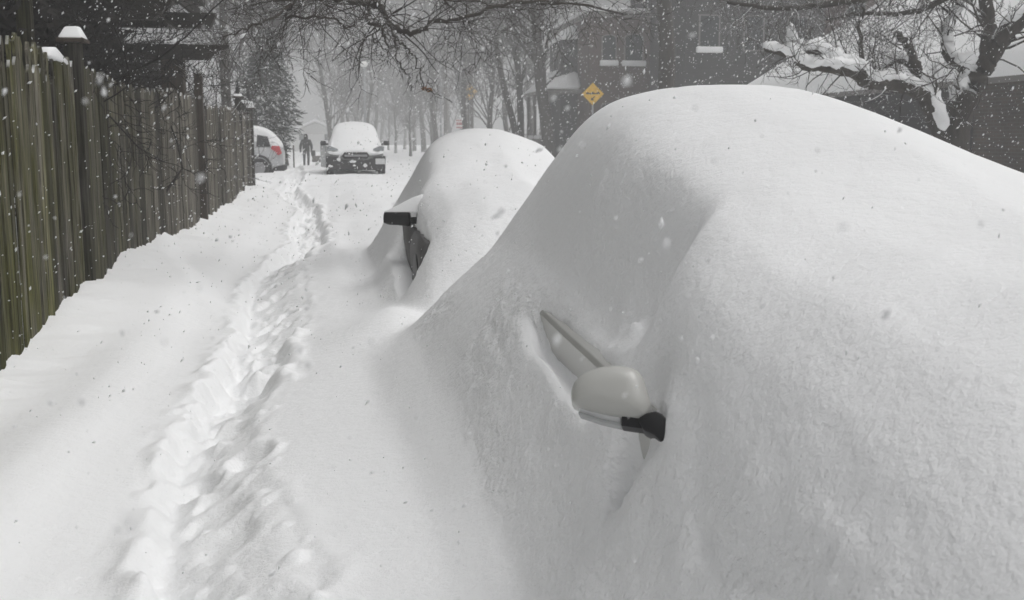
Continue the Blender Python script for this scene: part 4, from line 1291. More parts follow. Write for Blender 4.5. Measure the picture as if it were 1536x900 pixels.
# ------------------------------------------------------------------ far cars
def suv():
    p = px(534, 250, 34.5)
    c = empty('parked_car', (p.x, p.y+2.2, gz(p.x, p.y)-0.12), 0.0)
    tag(c, 'snow-topped SUV facing the camera with bare dark front bumper', 'car')
    st = [(-2.25,(0.80,0.30,0.72,0.80,0.70)), (-2.15,(0.90,0.24,0.80,0.90,0.74)), (-1.3,(0.93,0.24,0.98,1.06,0.76)), (-1.05,(0.93,0.24,1.02,1.10,0.76)),
          (-0.35,(0.93,0.24,1.04,1.56,0.66)), (0.2,(0.93,0.24,1.05,1.66,0.64)), (1.6,(0.93,0.24,1.06,1.64,0.63)), (2.1,(0.90,0.26,1.05,1.50,0.62)), (2.3,(0.84,0.32,0.98,1.05,0.60))]
    b = link('body', loft(st, car_ring).mesh('body', True), M['paint_silver'], c)
    md = b.modifiers.new('sub', 'SUBSURF'); md.levels = md.render_levels = 2
    # lower front
    link('bumper', MB().prism([(-0.93,0.26),(0.93,0.26),(0.95,0.72),(0.60,0.70),(0.40,0.60),(-0.40,0.60),(-0.60,0.70),(-0.95,0.72)], 'y', -2.36, -1.7).mesh('bumper', False, 0.03, 3), M['dark_plastic'], c)
    g = link('grille', MB().prism([(-0.36,0.64),(0.36,0.64),(0.44,0.72),(0.36,0.84),(-0.36,0.84),(-0.44,0.72)], 'y', -2.345, -2.2).mesh('grille', False, 0.01), M['black_plastic'], c)
    link('grille_bar', MB().box(-0.36,0.36,-2.375,-2.30,0.70,0.765).mesh('grille_bar', False, 0.01), M['alloy'], g)
    for s_ in (-1, 1):
        link('headlight', MB().prism([(s_*0.55,0.90),(s_*0.90,0.88),(s_*0.91,1.02),(s_*0.78,1.04),(s_*0.56,0.95)], 'y', -2.20, -1.9).mesh('headlight', True, 0.02), M['headlight'], c)
        m = link('side_mirror', MB().box(s_*1.04-0.095, s_*1.04+0.095, -0.86, -0.74, 1.05, 1.20).mesh('side_mirror', True, 0.035, 3), M['dark_plastic'], c)
        link('mirror_arm', MB().box(s_*0.93-0.06, s_*0.93+0.06, -0.82, -0.76, 1.06, 1.12).mesh('mirror_arm'), M['dark_plastic'], m)
        for y_ in (-1.45, 1.45):
            wheel(c, s_*0.84, y_, 0.34, 0.35, 0.22)
    # a front door standing ajar on the kerb side
    d = link('door', MB().poly([(-0.93,-0.55,0.32),(-0.98,-0.55,0.32),(-1.16,0.25,0.32),(-1.11,0.25,0.32),(-0.93,-0.55,1.04),(-0.98,-0.55,1.04),(-1.16,0.25,1.06),(-1.11,0.25,1.06)],
        [(0,1,2,3),(7,6,5,4),(0,4,5,1),(1,5,6,2),(2,6,7,3),(3,7,4,0)]).mesh('door', False, 0.015), M['paint_silver'], c)
    link('licence_plate', MB().box(0.62,0.92,-2.385,-2.362,0.46,0.64).mesh('licence_plate', False, 0.01), M['plate'], c)
    # snow over roof, windscreen and bonnet
    sn = [(-2.30,(0.86,0.70,0.80,0.85,0.70)), (-2.2,(0.93,0.76,0.90,0.96,0.76)), (-1.5,(0.86,0.90,1.00,1.12,0.78)), (-1.1,(0.86,0.96,1.10,1.24,0.74)), (-0.8,(0.90,0.98,1.14,1.42,0.74)),
          (-0.3,(0.88,1.04,1.2,1.72,0.72)), (0.2,(0.86,1.04,1.3,1.84,0.70)), (1.6,(0.86,1.1,1.3,1.84,0.68)), (2.1,(0.84,1.1,1.3,1.66,0.64)), (2.35,(0.7,1.1,1.2,1.3,0.6))]
    def heap(p):
        hw, zb, zbelt, zt, tw = p
        return [(0, zb), (hw*0.8, zb), (hw*0.95, zb+0.05), (hw*0.985, (zb+zbelt)/2), (hw*0.97, zbelt-0.03), (hw*0.91, zbelt+0.02), ((tw+hw*0.9)/2, (zbelt+zt)/2-0.01), (tw*0.97, zt-0.13), (tw*0.72, zt-0.01), (0, zt+0.05)]
    s = link('snow_cover', loft(sn, heap).mesh('snow_cover', True), M['soft_snow'], c)
    md = s.modifiers.new('sub', 'SUBSURF'); md.levels = md.render_levels = 2
    # clots of snow stuck to the bumper
    rng = random.Random(8)
    for q in range(5):
        bm = bmesh.new()
        for v in bmesh.ops.create_icosphere(bm, subdivisions=2, radius=1, matrix=Matrix.Translation((rng.uniform(-.85,.5), -2.37, rng.uniform(.34,.62))) @ Matrix.Diagonal((rng.uniform(.04,.13), .02, rng.uniform(.02,.06), 1)))['verts']:
            v.co += Vector((rng.gauss(0,.012), 0, rng.gauss(0,.012)))
        me = bpy.data.meshes.new('snow_clot'); bm.to_mesh(me); bm.free()
        link('snow_clot', me, M['soft_snow'], c)
suv()

def hatchback():
    # side-on across the walk, tail to the right
    p = px(428, 250, 36.0)
    c = empty('parked_car', (p.x-2.08, p.y+0.9, gz(p.x-1.0, p.y)-0.16), math.radians(90))
    tag(c, 'white hatchback seen side-on past the fence end, red tail lamp showing', 'car')
    st = [(-2.02,(0.66,0.34,0.80,0.86,0.60)), (-1.98,(0.80,0.28,0.92,1.00,0.62)), (-1.75,(0.84,0.24,0.98,1.34,0.60)), (-1.45,(0.86,0.22,0.99,1.52,0.60)), (-0.9,(0.86,0.22,0.98,1.58,0.60)),
          (0.0,(0.86,0.22,0.96,1.58,0.60)), (0.7,(0.86,0.22,0.94,1.40,0.60)), (1.1,(0.86,0.22,0.90,1.00,0.62)), (1.75,(0.82,0.24,0.76,0.84,0.62)), (1.98,(0.66,0.30,0.62,0.68,0.55))]
    b = link('body', loft(st, car_ring).mesh('body', True), M['paint_white'], c)
    md = b.modifiers.new('sub', 'SUBSURF'); md.levels = md.render_levels = 2
    for s_ in (-1, 1):
        for y_ in (-1.22, 1.22):
            link('wheel_arch', MB().disc((s_*0.835, y_, 0.34), 'x', 0.42, 0.06, 36, 0.34).mesh('wheel_arch', True, 0.01), M['black_plastic'], c)
            wheel(c, s_*0.80, y_, 0.32, 0.325, 0.17)
        # wrap-round tail lamp
        link('tail_lamp', MB().prism([(-1.98,0.80),(-1.86,0.74),(-1.62,0.97),(-1.66,1.06),(-1.90,1.05)], 'x', s_*0.70, s_*0.862).mesh('tail_lamp', True, 0.02, 2), M['tail_red'], c)
        # quarter window
        link('side_window', MB().poly([(s_*0.828,-1.62,1.03),(s_*0.828,-1.15,1.03),(s_*0.70,-1.18,1.42),(s_*0.70,-1.52,1.36),(s_*0.79,-1.62,1.03),(s_*0.79,-1.15,1.03),(s_*0.66,-1.18,1.42),(s_*0.66,-1.52,1.36)],
             [(0,1,2,3),(7,6,5,4),(0,4,5,1),(1,5,6,2),(2,6,7,3),(3,7,4,0)]).mesh('side_window', False, 0.008), M['glass_dark'], c)
    link('bumper', MB().prism([(-2.06,0.22),(-1.62,0.22),(-1.70,0.36),(-2.06,0.42)], 'x', -0.80, 0.80).mesh('bumper', False, 0.03, 2), M['dark_plastic'], c)
    sn = [(-1.99,(0.55,0.98,1.02,1.08,0.50)), (-1.9,(0.66,1.00,1.08,1.22,0.56)), (-1.7,(0.70,1.05,1.2,1.46,0.60)), (-1.45,(0.745,1.15,1.25,1.66,0.62)), (-0.9,(0.76,1.10,1.3,1.76,0.63)), (0.0,(0.80,1.05,1.3,1.76,0.63)), (0.75,(0.84,1.0,1.1,1.54,0.62)), (1.15,(0.84,0.95,1.02,1.16,0.62)), (1.9,(0.7,0.72,0.78,0.86,0.6))]
    s = link('snow_cover', loft(sn, car_ring).mesh('snow_cover', True), M['soft_snow'], c)
    md = s.modifiers.new('sub', 'SUBSURF'); md.levels = md.render_levels = 2
    return c
hatchback()

# ------------------------------------------------------------------ person walking away
def person():
    p = at(460, 57)
    p.z = gz(p.x, p.y) - 0.06
    t = empty('person', p)
    tag(t, 'person in dark hooded coat and jeans walking away up the trodden walk', 'person')
    def skin(name, verts, edges, radii, material, parent, sub=2):
        me = bpy.data.meshes.new(name)
        me.from_pydata(verts, edges, [])
        bm = bmesh.new(); bm.from_mesh(me)
        ly = bm.verts.layers.skin.verify()
        bm.verts.ensure_lookup_table()
        for i, r in enumerate(radii):
            bm.verts[i][ly].radius = r if isinstance(r, tuple) else (r, r)
            bm.verts[i][ly].use_root = (i == 0)
        bm.to_mesh(me); bm.free()
        o = link(name, me, material, parent)
        o.modifiers.new('skin', 'SKIN')
        m = o.modifiers.new('sub', 'SUBSURF'); m.levels = m.render_levels = sub
        return o
    V = [(0,0,0.93),(0,0.01,1.12),(0,0.02,1.32),(0,0.0,1.46),(0,-0.01,1.53),(0,0.0,1.65),(0,0.01,1.75),
         (-0.10,0,0.88),(-0.11,0.06,0.50),(-0.115,-0.06,0.10),(-0.12,0.05,0.03),
         (0.10,0,0.88),(0.11,-0.08,0.50),(0.10,-0.20,0.12),(0.10,-0.10,0.05),
         (-0.19,0.0,1.40),(-0.27,-0.02,1.14),(-0.30,0.06,0.90),(-0.30,0.09,0.80),
         (0.19,0.0,1.40),(0.27,-0.03,1.14),(0.26,0.08,0.92),(0.25,0.11,0.82)]
    E = [(0,1),(1,2),(2,3),(3,4),(4,5),(5,6),(0,7),(7,8),(8,9),(9,10),(0,11),(11,12),(12,13),(13,14),(3,15),(15,16),(16,17),(17,18),(3,19),(19,20),(20,21),(21,22)]
    R = [(0.16,0.12),(0.15,0.11),(0.17,0.12),(0.11,0.09),0.055,(0.08,0.095),0.06, 0.10,0.075,0.055,0.05, 0.10,0.075,0.055,0.05, 0.075,0.055,0.045,0.035, 0.075,0.055,0.045,0.035]
    skin('body', V, E, R, M['jeans'], t)
    cv = [(0,0,0.78),(0,0,0.95),(0,0.01,1.15),(0,0.02,1.34),(0,0.0,1.47),(-0.20,0.0,1.40),(-0.285,-0.02,1.13),(-0.31,0.05,0.93),(0.20,0.0,1.40),(0.285,-0.03,1.13),(0.275,0.07,0.95)]
    ce = [(0,1),(1,2),(2,3),(3,4),(3,5),(5,6),(6,7),(3,8),(8,9),(9,10)]
    cr = [(0.225,0.17),(0.20,0.155),(0.19,0.145),(0.20,0.15),(0.11,0.10),0.10,0.08,0.065,0.10,0.08,0.065]
    skin('coat', cv, ce, cr, M['coat'], t)
    skin('hood', [(0,-0.01,1.46),(0,-0.02,1.56),(0,-0.01,1.68),(0,0.01,1.79)], [(0,1),(1,2),(2,3)], [(0.12,0.11),(0.11,0.115),(0.125,0.13),(0.07,0.08)], M['coat'], t)
    b = MB().box(0.25,0.47,-0.12,0.14,0.62,0.92).mesh('bag', True, 0.05, 3)
    bag = link('shoulder_bag', b, M['coat'])
    bag.location = p
    tag(bag, 'dark bag carried at the right side of the walking person', 'bag')
person()

# ------------------------------------------------------------------ street furniture
def sign_pole(name, base, top, r, label, cat='pole', material='pole_wood', arms=True):
    t = empty(name, base)
    T = Tubes(10)
    T.add([(0,0,-0.2),(0,0,(top-base.z)*0.5),(0,0,top-base.z)], [r, r*0.9, r*0.75])
    link('shaft', T.mesh('shaft'), M[material], t)
    if arms:
        h = top-base.z
        link('crossarm', MB().box(-1.1,1.1,-0.06,0.06,h-0.7,h-0.56).mesh('crossarm'), M[material], t)
        link('transformer', MB().disc((0.35,-0.1,h-1.6),'z',0.22,0.8,16).mesh('transformer', True, 0.03), M['trim'], t)
    tag(t, label, cat, 'utility poles down the street')
    return t
pa = at(669, 102); pb = at(706, 84)
sign_pole('utility_pole', pa, 10.8, 0.19, 'left of two pale utility poles, farther off in the haze')
sign_pole('utility_pole', pb, 10.5, 0.26, 'right utility pole, nearer, carrying the faint yellow sign')
# overhead wires
for k, (a, b) in enumerate([((pa+Vector((-0.9,0,10.1))), (pb+Vector((-0.9,0,9.8)))), ((pb+Vector((-0.9,0,9.8))), Vector((9.6,34,9.3)))]):
    pass
wire = Tubes(4)
for dx in (-0.9, 0.9):
    for q0, q1 in ((Vector((pa.x+dx,pa.y,10.25)), Vector((pb.x+dx,pb.y,9.95))), (Vector((pb.x+dx,pb.y,9.95)), Vector((9.4+dx,30,9.6)))):
        wire.add([q0.lerp(q1, i/12)-Vector((0,0,0.7*4*(i/12)*(1-i/12))) for i in range(13)], [0.012]*13)
cw = Tubes(4)
q0, q1 = px(545,128,78), Vector((pa.x, pa.y, 6.2))
wire_o = link('overhead_wires', wire.mesh('overhead_wires'), M['rubber'])
tag(wire_o, 'thin overhead wires strung between the pale utility poles', 'wire')

def lamp(pos, top, label, arm=None):
    t = empty('street_lamp', pos)
    h = top-pos.z
    T = Tubes(8)
    T.add([(0,0,-0.2),(0,0,h*0.5),(0,0,h)], [0.10,0.085,0.065])
    link('shaft', T.mesh('shaft'), M['metal_pole'], t)
    if arm:
        T = Tubes(6)
        T.add([(0,0,h-0.3),(arm*0.5,0,h+0.15),(arm,0,h+0.25)], [0.05,0.045,0.04])
        link('arm', T.mesh('arm'), M['metal_pole'], t)
    bm = bmesh.new()
    bmesh.ops.create_uvsphere(bm, u_segments=16, v_segments=10, radius=0.26)
    for v in bm.verts: v.co.z *= 0.75
    for f in bm.faces: f.smooth = True
    bmesh.ops.translate(bm, verts=bm.verts, vec=(arm or 0, 0, h+0.2))
    me = bpy.data.meshes.new('lamp_head'); bm.to_mesh(me); bm.free()
    link('lamp_head', me, M['lamp_glass'], t)
    tag(t, label, 'street lamp', 'street lamps in the haze')
p = at(549, 72); lamp(p, px(549,101,72).z, 'pale street lamp with round head rising straight behind the snowy SUV')
p = at(662, 92); lamp(p, px(640,80,92).z, 'street lamp whose white head hangs on an arm left of the utility poles', arm=-1.25)

def diamond(base_px, d, c_px, half, label, marks, post_r=0.035):
    pos = at(base_px, d)
    t = empty('warning_sign', pos)
    cz = px(*c_px, d).z - pos.z
    T = Tubes(6); T.add([(0,0.05,-0.2),(0,0.05,cz*0.5),(0,0.05,cz+half*0.8)], [post_r]*3)
    link('post', T.mesh('post'), M['metal_pole'], t)
    p = link('panel', MB().prism([(0,cz-half),(half,cz),(0,cz+half),(-half,cz)], 'y', -0.01, 0.0).mesh('panel', False, 0.004), M['sign_yellow'], t)
    if marks:
        s = half
        # lane-bump silhouette and a short arrow pointing down to the left
        bump = [(-0.62,-0.02),(0.62,-0.02),(0.62,0.10),(0.52,0.20),(0.40,0.16),(0.30,0.08),(0.14,0.10),(0.0,0.20),(-0.14,0.10),(-0.30,0.08),(-0.42,0.16),(-0.54,0.14),(-0.62,0.06)]
        link('symbol', MB().prism([(a*s, cz+b*s) for a,b in bump], 'y', -0.016, -0.0102).mesh('symbol'), M['sign_black'], p)
        arrow = [(0.14,-0.18),(0.20,-0.24),(0.02,-0.44),(0.12,-0.54),(-0.16,-0.58),(-0.14,-0.28),(-0.05,-0.38)]
        link('arrow', MB().prism([(a*s, cz+b*s) for a,b in arrow], 'y', -0.016, -0.0102).mesh('arrow'), M['sign_black'], p)
    else:
        s = half
        for zz in (0.12, -0.12):
            link('symbol', MB().box(-0.4*s,0.4*s,-0.016,-0.0102,cz+zz*s-0.06*s,cz+zz*s+0.06*s).mesh('symbol'), M['sign_black'], p)
    tag(t, label, 'sign')
    t.rotation_euler = (0,0,-math.radians(9))
diamond(888, 42, (888,141), 0.43, 'yellow diamond warning sign with black bump and arrow before the brick house', True)
diamond(705, 82.5, (705,138), 0.62, 'faint yellow diamond sign on the right utility pole in the haze', False)
# red and white plate
def plate_sign():
    pos = at(690, 96)
    t = empty('street_sign', pos)
    z = px(690,186,96).z - pos.z
    T = Tubes(6); T.add([(0,0.05,-0.2),(0,0.05,z*0.5),(0,0.05,z+0.4)], [0.03]*3)
    link('post', T.mesh('post'), M['metal_pole'], t)
    p = link('panel', MB().box(-0.36,0.36,-0.01,0,z-0.40,z+0.40).mesh('panel'), M['sign_white'], t)
    for zz, h in ((0.30,0.06),(0.02,0.12),(-0.30,0.06)):
        link('symbol', MB().box(-0.31,0.31,-0.016,-0.0102,z+zz-h,z+zz+h).mesh('symbol'), M['sign_red'], p)
    tag(t, 'faint red and white plate sign left of the right utility pole', 'sign')
plate_sign()
def name_sign():
    pos = at(546, 62)
    t = empty('street_sign', pos)
    z = px(553,188,62).z - pos.z
    T = Tubes(6); T.add([(0,0,-0.2),(0,0,z*0.5),(0,0,z+0.1)], [0.03]*3)
    link('post', T.mesh('post'), M['metal_pole'], t)
    f = link('panel', MB().box(-0.05,0.58,-0.015,0.0,z-0.09,z+0.09).mesh('panel'), M['trim'], t)
    link('face', MB().box(-0.01,0.54,-0.020,-0.0152,z-0.06,z+0.06).mesh('face'), M['sign_white'], f)
    tag(t, 'small pale name plate on a post just above the snowy SUV roof', 'sign')
name_sign()
def thin_post():
    pos = at(441, 46)
    t = link('marker_post', MB().box(-0.03,0.03,-0.03,0.03,-0.2,1.0).mesh('marker_post', False, 0.005), M['pole_wood'])
    t.location = pos
    tag(t, 'thin dark marker post left of the walking person', 'post')
thin_post()

# ------------------------------------------------------------------ houses on the far side
def window(parent, cx, y_, z0, z1, wd, arch=False, sill=True, face='y'):
    """window on a wall facing -y (face y) or -x (face x); y_ is the wall plane"""
    n = 8 if arch else 1
    pts = [(cx-wd/2, z0), (cx+wd/2, z0), (cx+wd/2, z1)]
    if arch:
        for i in range(1, 8):
            a = math.pi*i/8
            pts.append((cx+wd/2*math.cos(a), z1+0.45*wd/2*2*0.5*math.sin(a)))
    pts.append((cx-wd/2, z1))
    ax = 'y' if face == 'y' else 'x'
    f = link('window', MB().prism(pts, ax, y_-0.05, y_+0.02).mesh('window'), M['trim'], parent, True)
    s = 0.86
    zc = (z0+z1)/2
    link('pane', MB().prism([(cx+(a-cx)*s, zc+(b-zc)*0.93) for a, b in pts], ax, y_-0.058, y_-0.051).mesh('pane'), M['pane'], f, True)
    if sill:
        a = (cx-wd*0.62, cx+wd*0.62)
        if face == 'y':
            mb = MB().box(a[0], a[1], y_-0.20, y_-0.002, z0-0.10, z0+0.16)
        else:
            mb = MB().box(y_-0.20, y_-0.002, a[0], a[1], z0-0.10, z0+0.16)
        link('sill_snow', mb.mesh('sill_snow', True, 0.06, 3), M['soft_snow'], f, True)
def house_brick():
    h = empty('brick_house', (13.1, 56, 0.4))
    tag(h, 'flat-roofed brick house with snowy window sills behind the yellow diamond sign', 'house')
    link('wall', MB().box(11.6,14.55,50,58.5,0,7.3).mesh('wall'), M['brick'], h, True)
    r = link('roof', MB().box(11.45,14.6,49.85,58.6,7.3,7.5).mesh('roof'), M['trim'], h, True)
    link('roof_snow', MB().box(11.5,14.55,49.9,58.5,7.505,7.72).mesh('roof_snow', True, 0.09, 3), M['soft_snow'], r, True)
    for cx, wd in ((12.55, 0.72), (13.75, 0.95)):
        window(h, cx, 50, 5.15, 6.35, wd, True)
        window(h, cx, 50, 1.6, 3.2, wd, True)
    # bay and porch on the street side
    b = link('bay', MB().prism([(11.6,52.5),(10.9,53.2),(10.9,56.0),(11.6,56.7)], 'z', 0.3, 6.5).mesh('bay'), M['charcoal'], h, True)
    link('bay_snow', MB().poly([(11.6,52.3,6.5),(10.75,53.1,6.5),(10.75,56.1,6.5),(11.6,56.9,6.5),(11.6,52.9,7.3),(11.35,53.4,7.15),(11.35,55.8,7.15),(11.6,56.3,7.3)],
         [(3,2,1,0),(0,1,5,4),(1,2,6,5),(2,3,7,6),(4,5,6,7),(0,4,7,3)]).mesh('bay_snow', True, 0.08, 3), M['soft_snow'], b, True)
    for cy in (53.9, 55.2):
        window(h, cy, 10.9, 4.9, 6.1, 0.7, False, True, 'x')
    p = link('porch', MB().box(9.75,11.58,51.4,57.4,3.86,4.02).mesh('porch'), M['trim'], h, True)
    link('porch_snow', MB().poly([(9.7,51.3,4.03),(11.58,51.3,4.03),(11.58,57.5,4.03),(9.7,57.5,4.03),(10.2,51.9,4.55),(11.5,51.9,4.95),(11.5,57.0,4.95),(10.2,57.0,4.55)],
         [(3,2,1,0),(4,5,6,7),(0,1,5,4),(1,2,6,5),(2,3,7,6),(3,0,4,7)]).mesh('porch_snow', True, 0.2, 4), M['soft_snow'], p, True)
    for y_ in (51.6, 53.4, 55.3, 57.2):
        link('porch_post', MB().box(9.9,10.05,y_-0.08,y_+0.08,0.2,3.86).mesh('porch_post'), M['trim'], h, True)
    rl = MB().box(9.93,10.02,51.6,57.2,1.55,1.65)
    for k in range(24): rl.box(9.95,10.0,51.7+k*0.23,51.74+k*0.23,0.7,1.55)
    rr = link('railing', rl.mesh('railing'), M['trim'], h, True)
    link('rail_snow', MB().box(9.9,10.05,51.7,57.1,1.65,1.85).mesh('rail_snow', True, 0.06, 3), M['soft_snow'], rr, True)
house_brick()
def house_dark():
    h = empty('dark_house', (17.7, 48, 0.4))
    tag(h, 'tall charcoal-sided house behind the massive straight trunk', 'house')
    link('wall', MB().box(14.65,20.9,45,54,0,9.6).mesh('wall'), M['charcoal'], h, True)
    r = link('roof', MB().prism([(14.2,9.6),(21.2,9.6),(17.7,12.4)], 'y', 44.6, 54.4).mesh('roof'), M['trim'], h, True)
    link('roof_snow', MB().poly([(14.15,44.6,9.68),(17.7,44.6,12.5),(17.7,54.4,12.5),(14.15,54.4,9.68),(14.2,44.65,9.95),(17.7,44.65,12.8),(17.7,54.3,12.8),(14.2,54.3,9.95)],
        [(3,2,1,0),(4,5,6,7),(0,1,5,4),(1,2,6,5),(2,3,7,6),(3,0,4,7)]).mesh('roof_snow', True, 0.05), M['soft_snow'], r, True)
    for cx in (15.7, 17.7, 19.7):
        for z0 in (2.2, 5.4):
            window(h, cx, 45, z0, z0+1.5, 0.95, False, cx < 17)
house_dark()
def house_red():
    h = empty('brick_house', (25.5, 49, 0.4))
    tag(h, 'reddish brick house partly hidden behind the snow-covered garage roof', 'house')
    link('wall', MB().box(21.2,31,45.5,56,0,10.5).mesh('wall'), M['brick_red'], h, True)
    r = link('roof', MB().box(21.0,31.2,45.3,56.2,10.5,10.8).mesh('roof'), M['trim'], h, True)
    link('roof_snow', MB().box(21.1,31.1,45.4,56.1,10.805,11.05).mesh('roof_snow', True, 0.08), M['soft_snow'], r, True)
    for cx in (22.6, 25.2, 27.8):
        for z0 in (3.0, 6.3):
            window(h, cx, 45.5, z0, z0+1.6, 0.95)
house_red()
def garage():
    g = empty('garage', (16.5, 27, 0.4))
    tag(g, 'low dark garage under a broad snow-covered gable roof', 'garage')
    x0, x1, y0, y1, e, rz = 13.5, 23.5, 17.2, 35.0, 3.0, 6.0
    xm = (x0+x1)/2
    link('wall', MB().poly([(x0,y0,0),(x1,y0,0),(x1,y1,0),(x0,y1,0),(x0,y0,e),(x1,y0,e),(x1,y1,e),(x0,y1,e),(xm,y0,rz-.1),(xm,y1,rz-.1)],
        [(3,2,1,0),(0,1,5,8,4),(2,3,7,9,6),(0,4,7,3),(1,2,6,5),(4,8,9,7),(8,5,6,9)]).mesh('wall'), M['charcoal'], g, True)
    link('brick_end', MB().box(x0-0.06,x0-0.003,y0,y0+4.2,0,e-0.15).mesh('brick_end'), M['brick_dark'], g, True)
    link('downpipe', MB().box(x0-0.14,x0-0.062,y0+4.3,y0+4.38,0,e-0.05).mesh('downpipe'), M['trim'], g, True)
    s = (rz-e)/(xm-x0)
    o = 0.45
    r = link('roof', MB().poly([(x0-o,y0-.3,e-o*s),(xm,y0-.3,rz),(x1+o,y0-.3,e-o*s),(x0-o,y0-.3,e-o*s+.14),(xm,y0-.3,rz+.14),(x1+o,y0-.3,e-o*s+.14),
          (x0-o,y1+.3,e-o*s),(xm,y1+.3,rz),(x1+o,y1+.3,e-o*s),(x0-o,y1+.3,e-o*s+.14),(xm,y1+.3,rz+.14),(x1+o,y1+.3,e-o*s+.14)],
          [(0,1,4,3),(1,2,5,4),(6,9,10,7),(7,10,11,8),(0,3,9,6),(2,8,11,5),(0,6,7,1),(1,7,8,2),(3,4,10,9),(4,5,11,10)]).mesh('roof'), M['trim'], g, True)
    # thick snow: rounded at the edges
    V, F = [], []
    nu, nv = 40, 44
    for j in range(nv+1):
        yy = y0-.35+(y1-y0+.7)*j/nv
        for i in range(nu+1):
            xx = x0-o-.04+(x1-x0+2*o+.08)*i/nu
            base = rz+.145 - abs(xx-xm)*s
            ed = min(1, min(i, nu-i)/2.5, min(j, nv-j)/2.5)
            V.append((xx, yy, base + 0.34*math.sqrt(max(0, 1-(1-ed)**2)) + 0.12*math.exp(-((xx-xm)/1.0)**2)*0 + 0.08*float(vn(np.array(xx*.5), np.array(yy*.4), 5))*ed))
    for j in range(nv):
        for i in range(nu):
            a = j*(nu+1)+i
            F.append((a, a+1, a+nu+2, a+nu+1))
    me = fast_mesh('roof_snow', np.array(V), np.array(F))
    link('roof_snow', me, M['soft_snow'], r, True)
garage()
def far_house():
    p = px(478, 236, 130)
    h = empty('pale_house', (p.x, p.y+4, gz(p.x,p.y)))
    tag(h, 'pale house lost in the haze beyond the walking person', 'house')
    x_, y_ = p.x, p.y
    M['trim_pale'] = mat('trim_pale', (0.55,0.55,0.54), 0.8)
    link('wall', MB().box(x_-3.2,x_+2.6,y_,y_+9,0,2.3).mesh('wall'), M['sign_white'], h, True)
    r = link('roof', MB().prism([(x_-3.5,2.3),(x_+2.9,2.3),(x_-0.3,3.7)], 'y', y_-.3, y_+9.3).mesh('roof'), M['trim_pale'], h, True)
    link('roof_snow', MB().poly([(x_-3.6,y_-.3,2.35),(x_-.3,y_-.3,3.8),(x_+3.0,y_-.3,2.35),(x_-3.6,y_-.3,2.6),(x_-.3,y_-.3,4.1),(x_+3.0,y_-.3,2.6),(x_-3.6,y_+9,2.35),(x_-.3,y_+9,3.8),(x_+3.0,y_+9,2.35),(x_-3.6,y_+9,2.6),(x_-.3,y_+9,4.1),(x_+3.0,y_+9,2.6)],
        [(0,1,4,3),(1,2,5,4),(6,9,10,7),(7,10,11,8),(0,3,9,6),(2,8,11,5),(0,6,7,1),(1,7,8,2),(3,4,10,9),(4,5,11,10)]).mesh('roof_snow'), M['soft_snow'], r, True)
    for cx in (x_-1.8, x_+1.2):
        window(h, cx, y_, 1.4, 2.5, 0.9)
    bx = link('wooden_barrier', MB().box(-0.8,0.8,-0.06,0.06,-0.2,0.45).mesh('wooden_barrier', False, 0.02), M['pole_wood'])
    q = at(487, 70)
    bx.location = q
    tag(bx, 'low brown wooden barrier between the walking person and the SUV', 'barrier')
far_house()

# ------------------------------------------------------------------ haze and falling snow
hz = link('haze', MB().box(-136,152,-25,292,-1.6,19.5).mesh('haze'), None)
hm = bpy.data.materials.new('haze')
hm.use_nodes = True
t = hm.node_tree
for n in list(t.nodes):
    if n.type == 'BSDF_PRINCIPLED': t.nodes.remove(n)
pv = t.nodes.new("ShaderNodeVolumePrincipled")
pv.inputs['Color'].default_value = (0.97, 0.975, 0.98, 1)
pv.inputs['Density'].default_value = 0.0047
t.links.new(pv.outputs[0], [n for n in t.nodes if n.type == 'OUTPUT_MATERIAL'][0].inputs['Volume'])
hz.data.materials.append(hm)
tag(hz, kind='stuff', label='blowing snow haze filling the street', cat='haze')

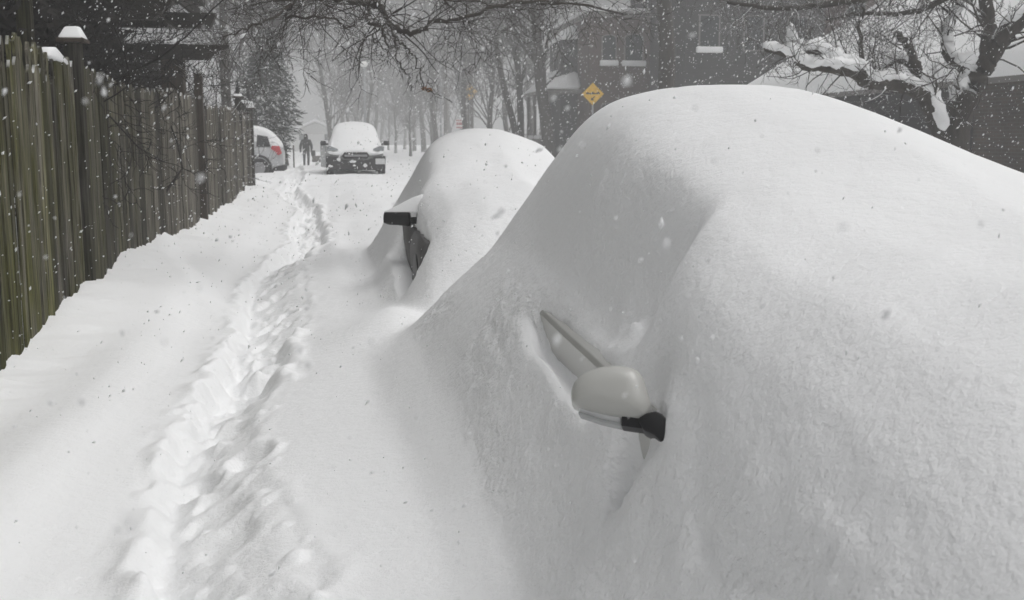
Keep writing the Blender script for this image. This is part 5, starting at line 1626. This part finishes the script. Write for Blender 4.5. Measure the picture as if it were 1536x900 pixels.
def snowfall():
    r = np.random.RandomState(19)
    pts = []
    def layer(n, d0, d1, s0, s1, pw):
        d = (d0**pw + (d1**pw-d0**pw)*r.rand(n))**(1/pw)
        az = YAW + np.radians(r.uniform(-33, 33, n))
        el = -PITCH + np.radians(r.uniform(-24, 24, n))
        x_ = d*np.sin(az); y_ = d*np.cos(az); z_ = EYE.z + d*np.tan(el)
        s = r.uniform(s0, s1, n)*np.exp(r.normal(0, 0.35, n))
        pts.append(np.stack([x_, y_, z_, s], 1))
    layer(420, 0.38, 1.6, 0.0009, 0.002, 2.2)
    layer(2600, 1.6, 6, 0.0014, 0.0027, 2.6)
    layer(20000, 5, 14, 0.0022, 0.0044, 2.6)
    layer(60000, 12, 36, 0.005, 0.009, 2.4)
    A = np.concatenate(pts)
    A = A[(A[:, 2] > 0.15) & (A[:, 2] < 14)]
    keep = A[:, 2] > height(A[:, 0][:, None], A[:, 1][:, None])[:, 0] + 0.03
    A = A[keep]
    n = len(A)
    base = np.array([(1,0,0),(-1,0,0),(0,1,0),(0,-1,0),(0,0,1),(0,0,-1)], float)
    tri = np.array([(0,2,4),(2,1,4),(1,3,4),(3,0,4),(2,0,5),(1,2,5),(3,1,5),(0,3,5)])
    V = np.repeat(base[None], n, 0)*r.uniform(0.55, 1.3, (n, 6, 1))
    V[:, :, 2] *= r.uniform(1.0, 2.6, n)[:, None]                    # flakes clump into slightly long shapes
    tilt = r.normal(0.55, 0.35, n)
    c, s = np.cos(tilt), np.sin(tilt)
    vx = V[:, :, 0]*c[:, None] + V[:, :, 2]*s[:, None]
    vz = -V[:, :, 0]*s[:, None] + V[:, :, 2]*c[:, None]
    V = np.stack([vx, V[:, :, 1], vz], -1)*A[:, 3][:, None, None] + A[:, None, :3]
    F = (np.arange(n)*6)[:, None, None] + tri[None]
    m = bpy.data.materials.new('snowflake')
    m.use_nodes = True
    t = m.node_tree
    b = t.nodes["Principled BSDF"]
    b.inputs['Base Color'].default_value = (0.88, 0.885, 0.89, 1)
    b.inputs['Roughness'].default_value = 0.8
    b.inputs['Specular IOR Level'].default_value = 0.1
    tr = t.nodes.new("ShaderNodeBsdfTranslucent")
    tr.inputs['Color'].default_value = (0.88, 0.885, 0.89, 1)
    mx = t.nodes.new("ShaderNodeMixShader")
    mx.inputs[0].default_value = 0.4
    out = [q for q in t.nodes if q.type == 'OUTPUT_MATERIAL'][0]
    t.links.new(b.outputs[0], mx.inputs[1]); t.links.new(tr.outputs[0], mx.inputs[2]); t.links.new(mx.outputs[0], out.inputs['Surface'])
    o = link('falling_snow', fast_mesh('falling_snow', V.reshape(-1, 3), F.reshape(-1, 3), True), m)
    tag(o, kind='stuff', label='snowflakes falling through the whole street', cat='snowfall')
snowfall()
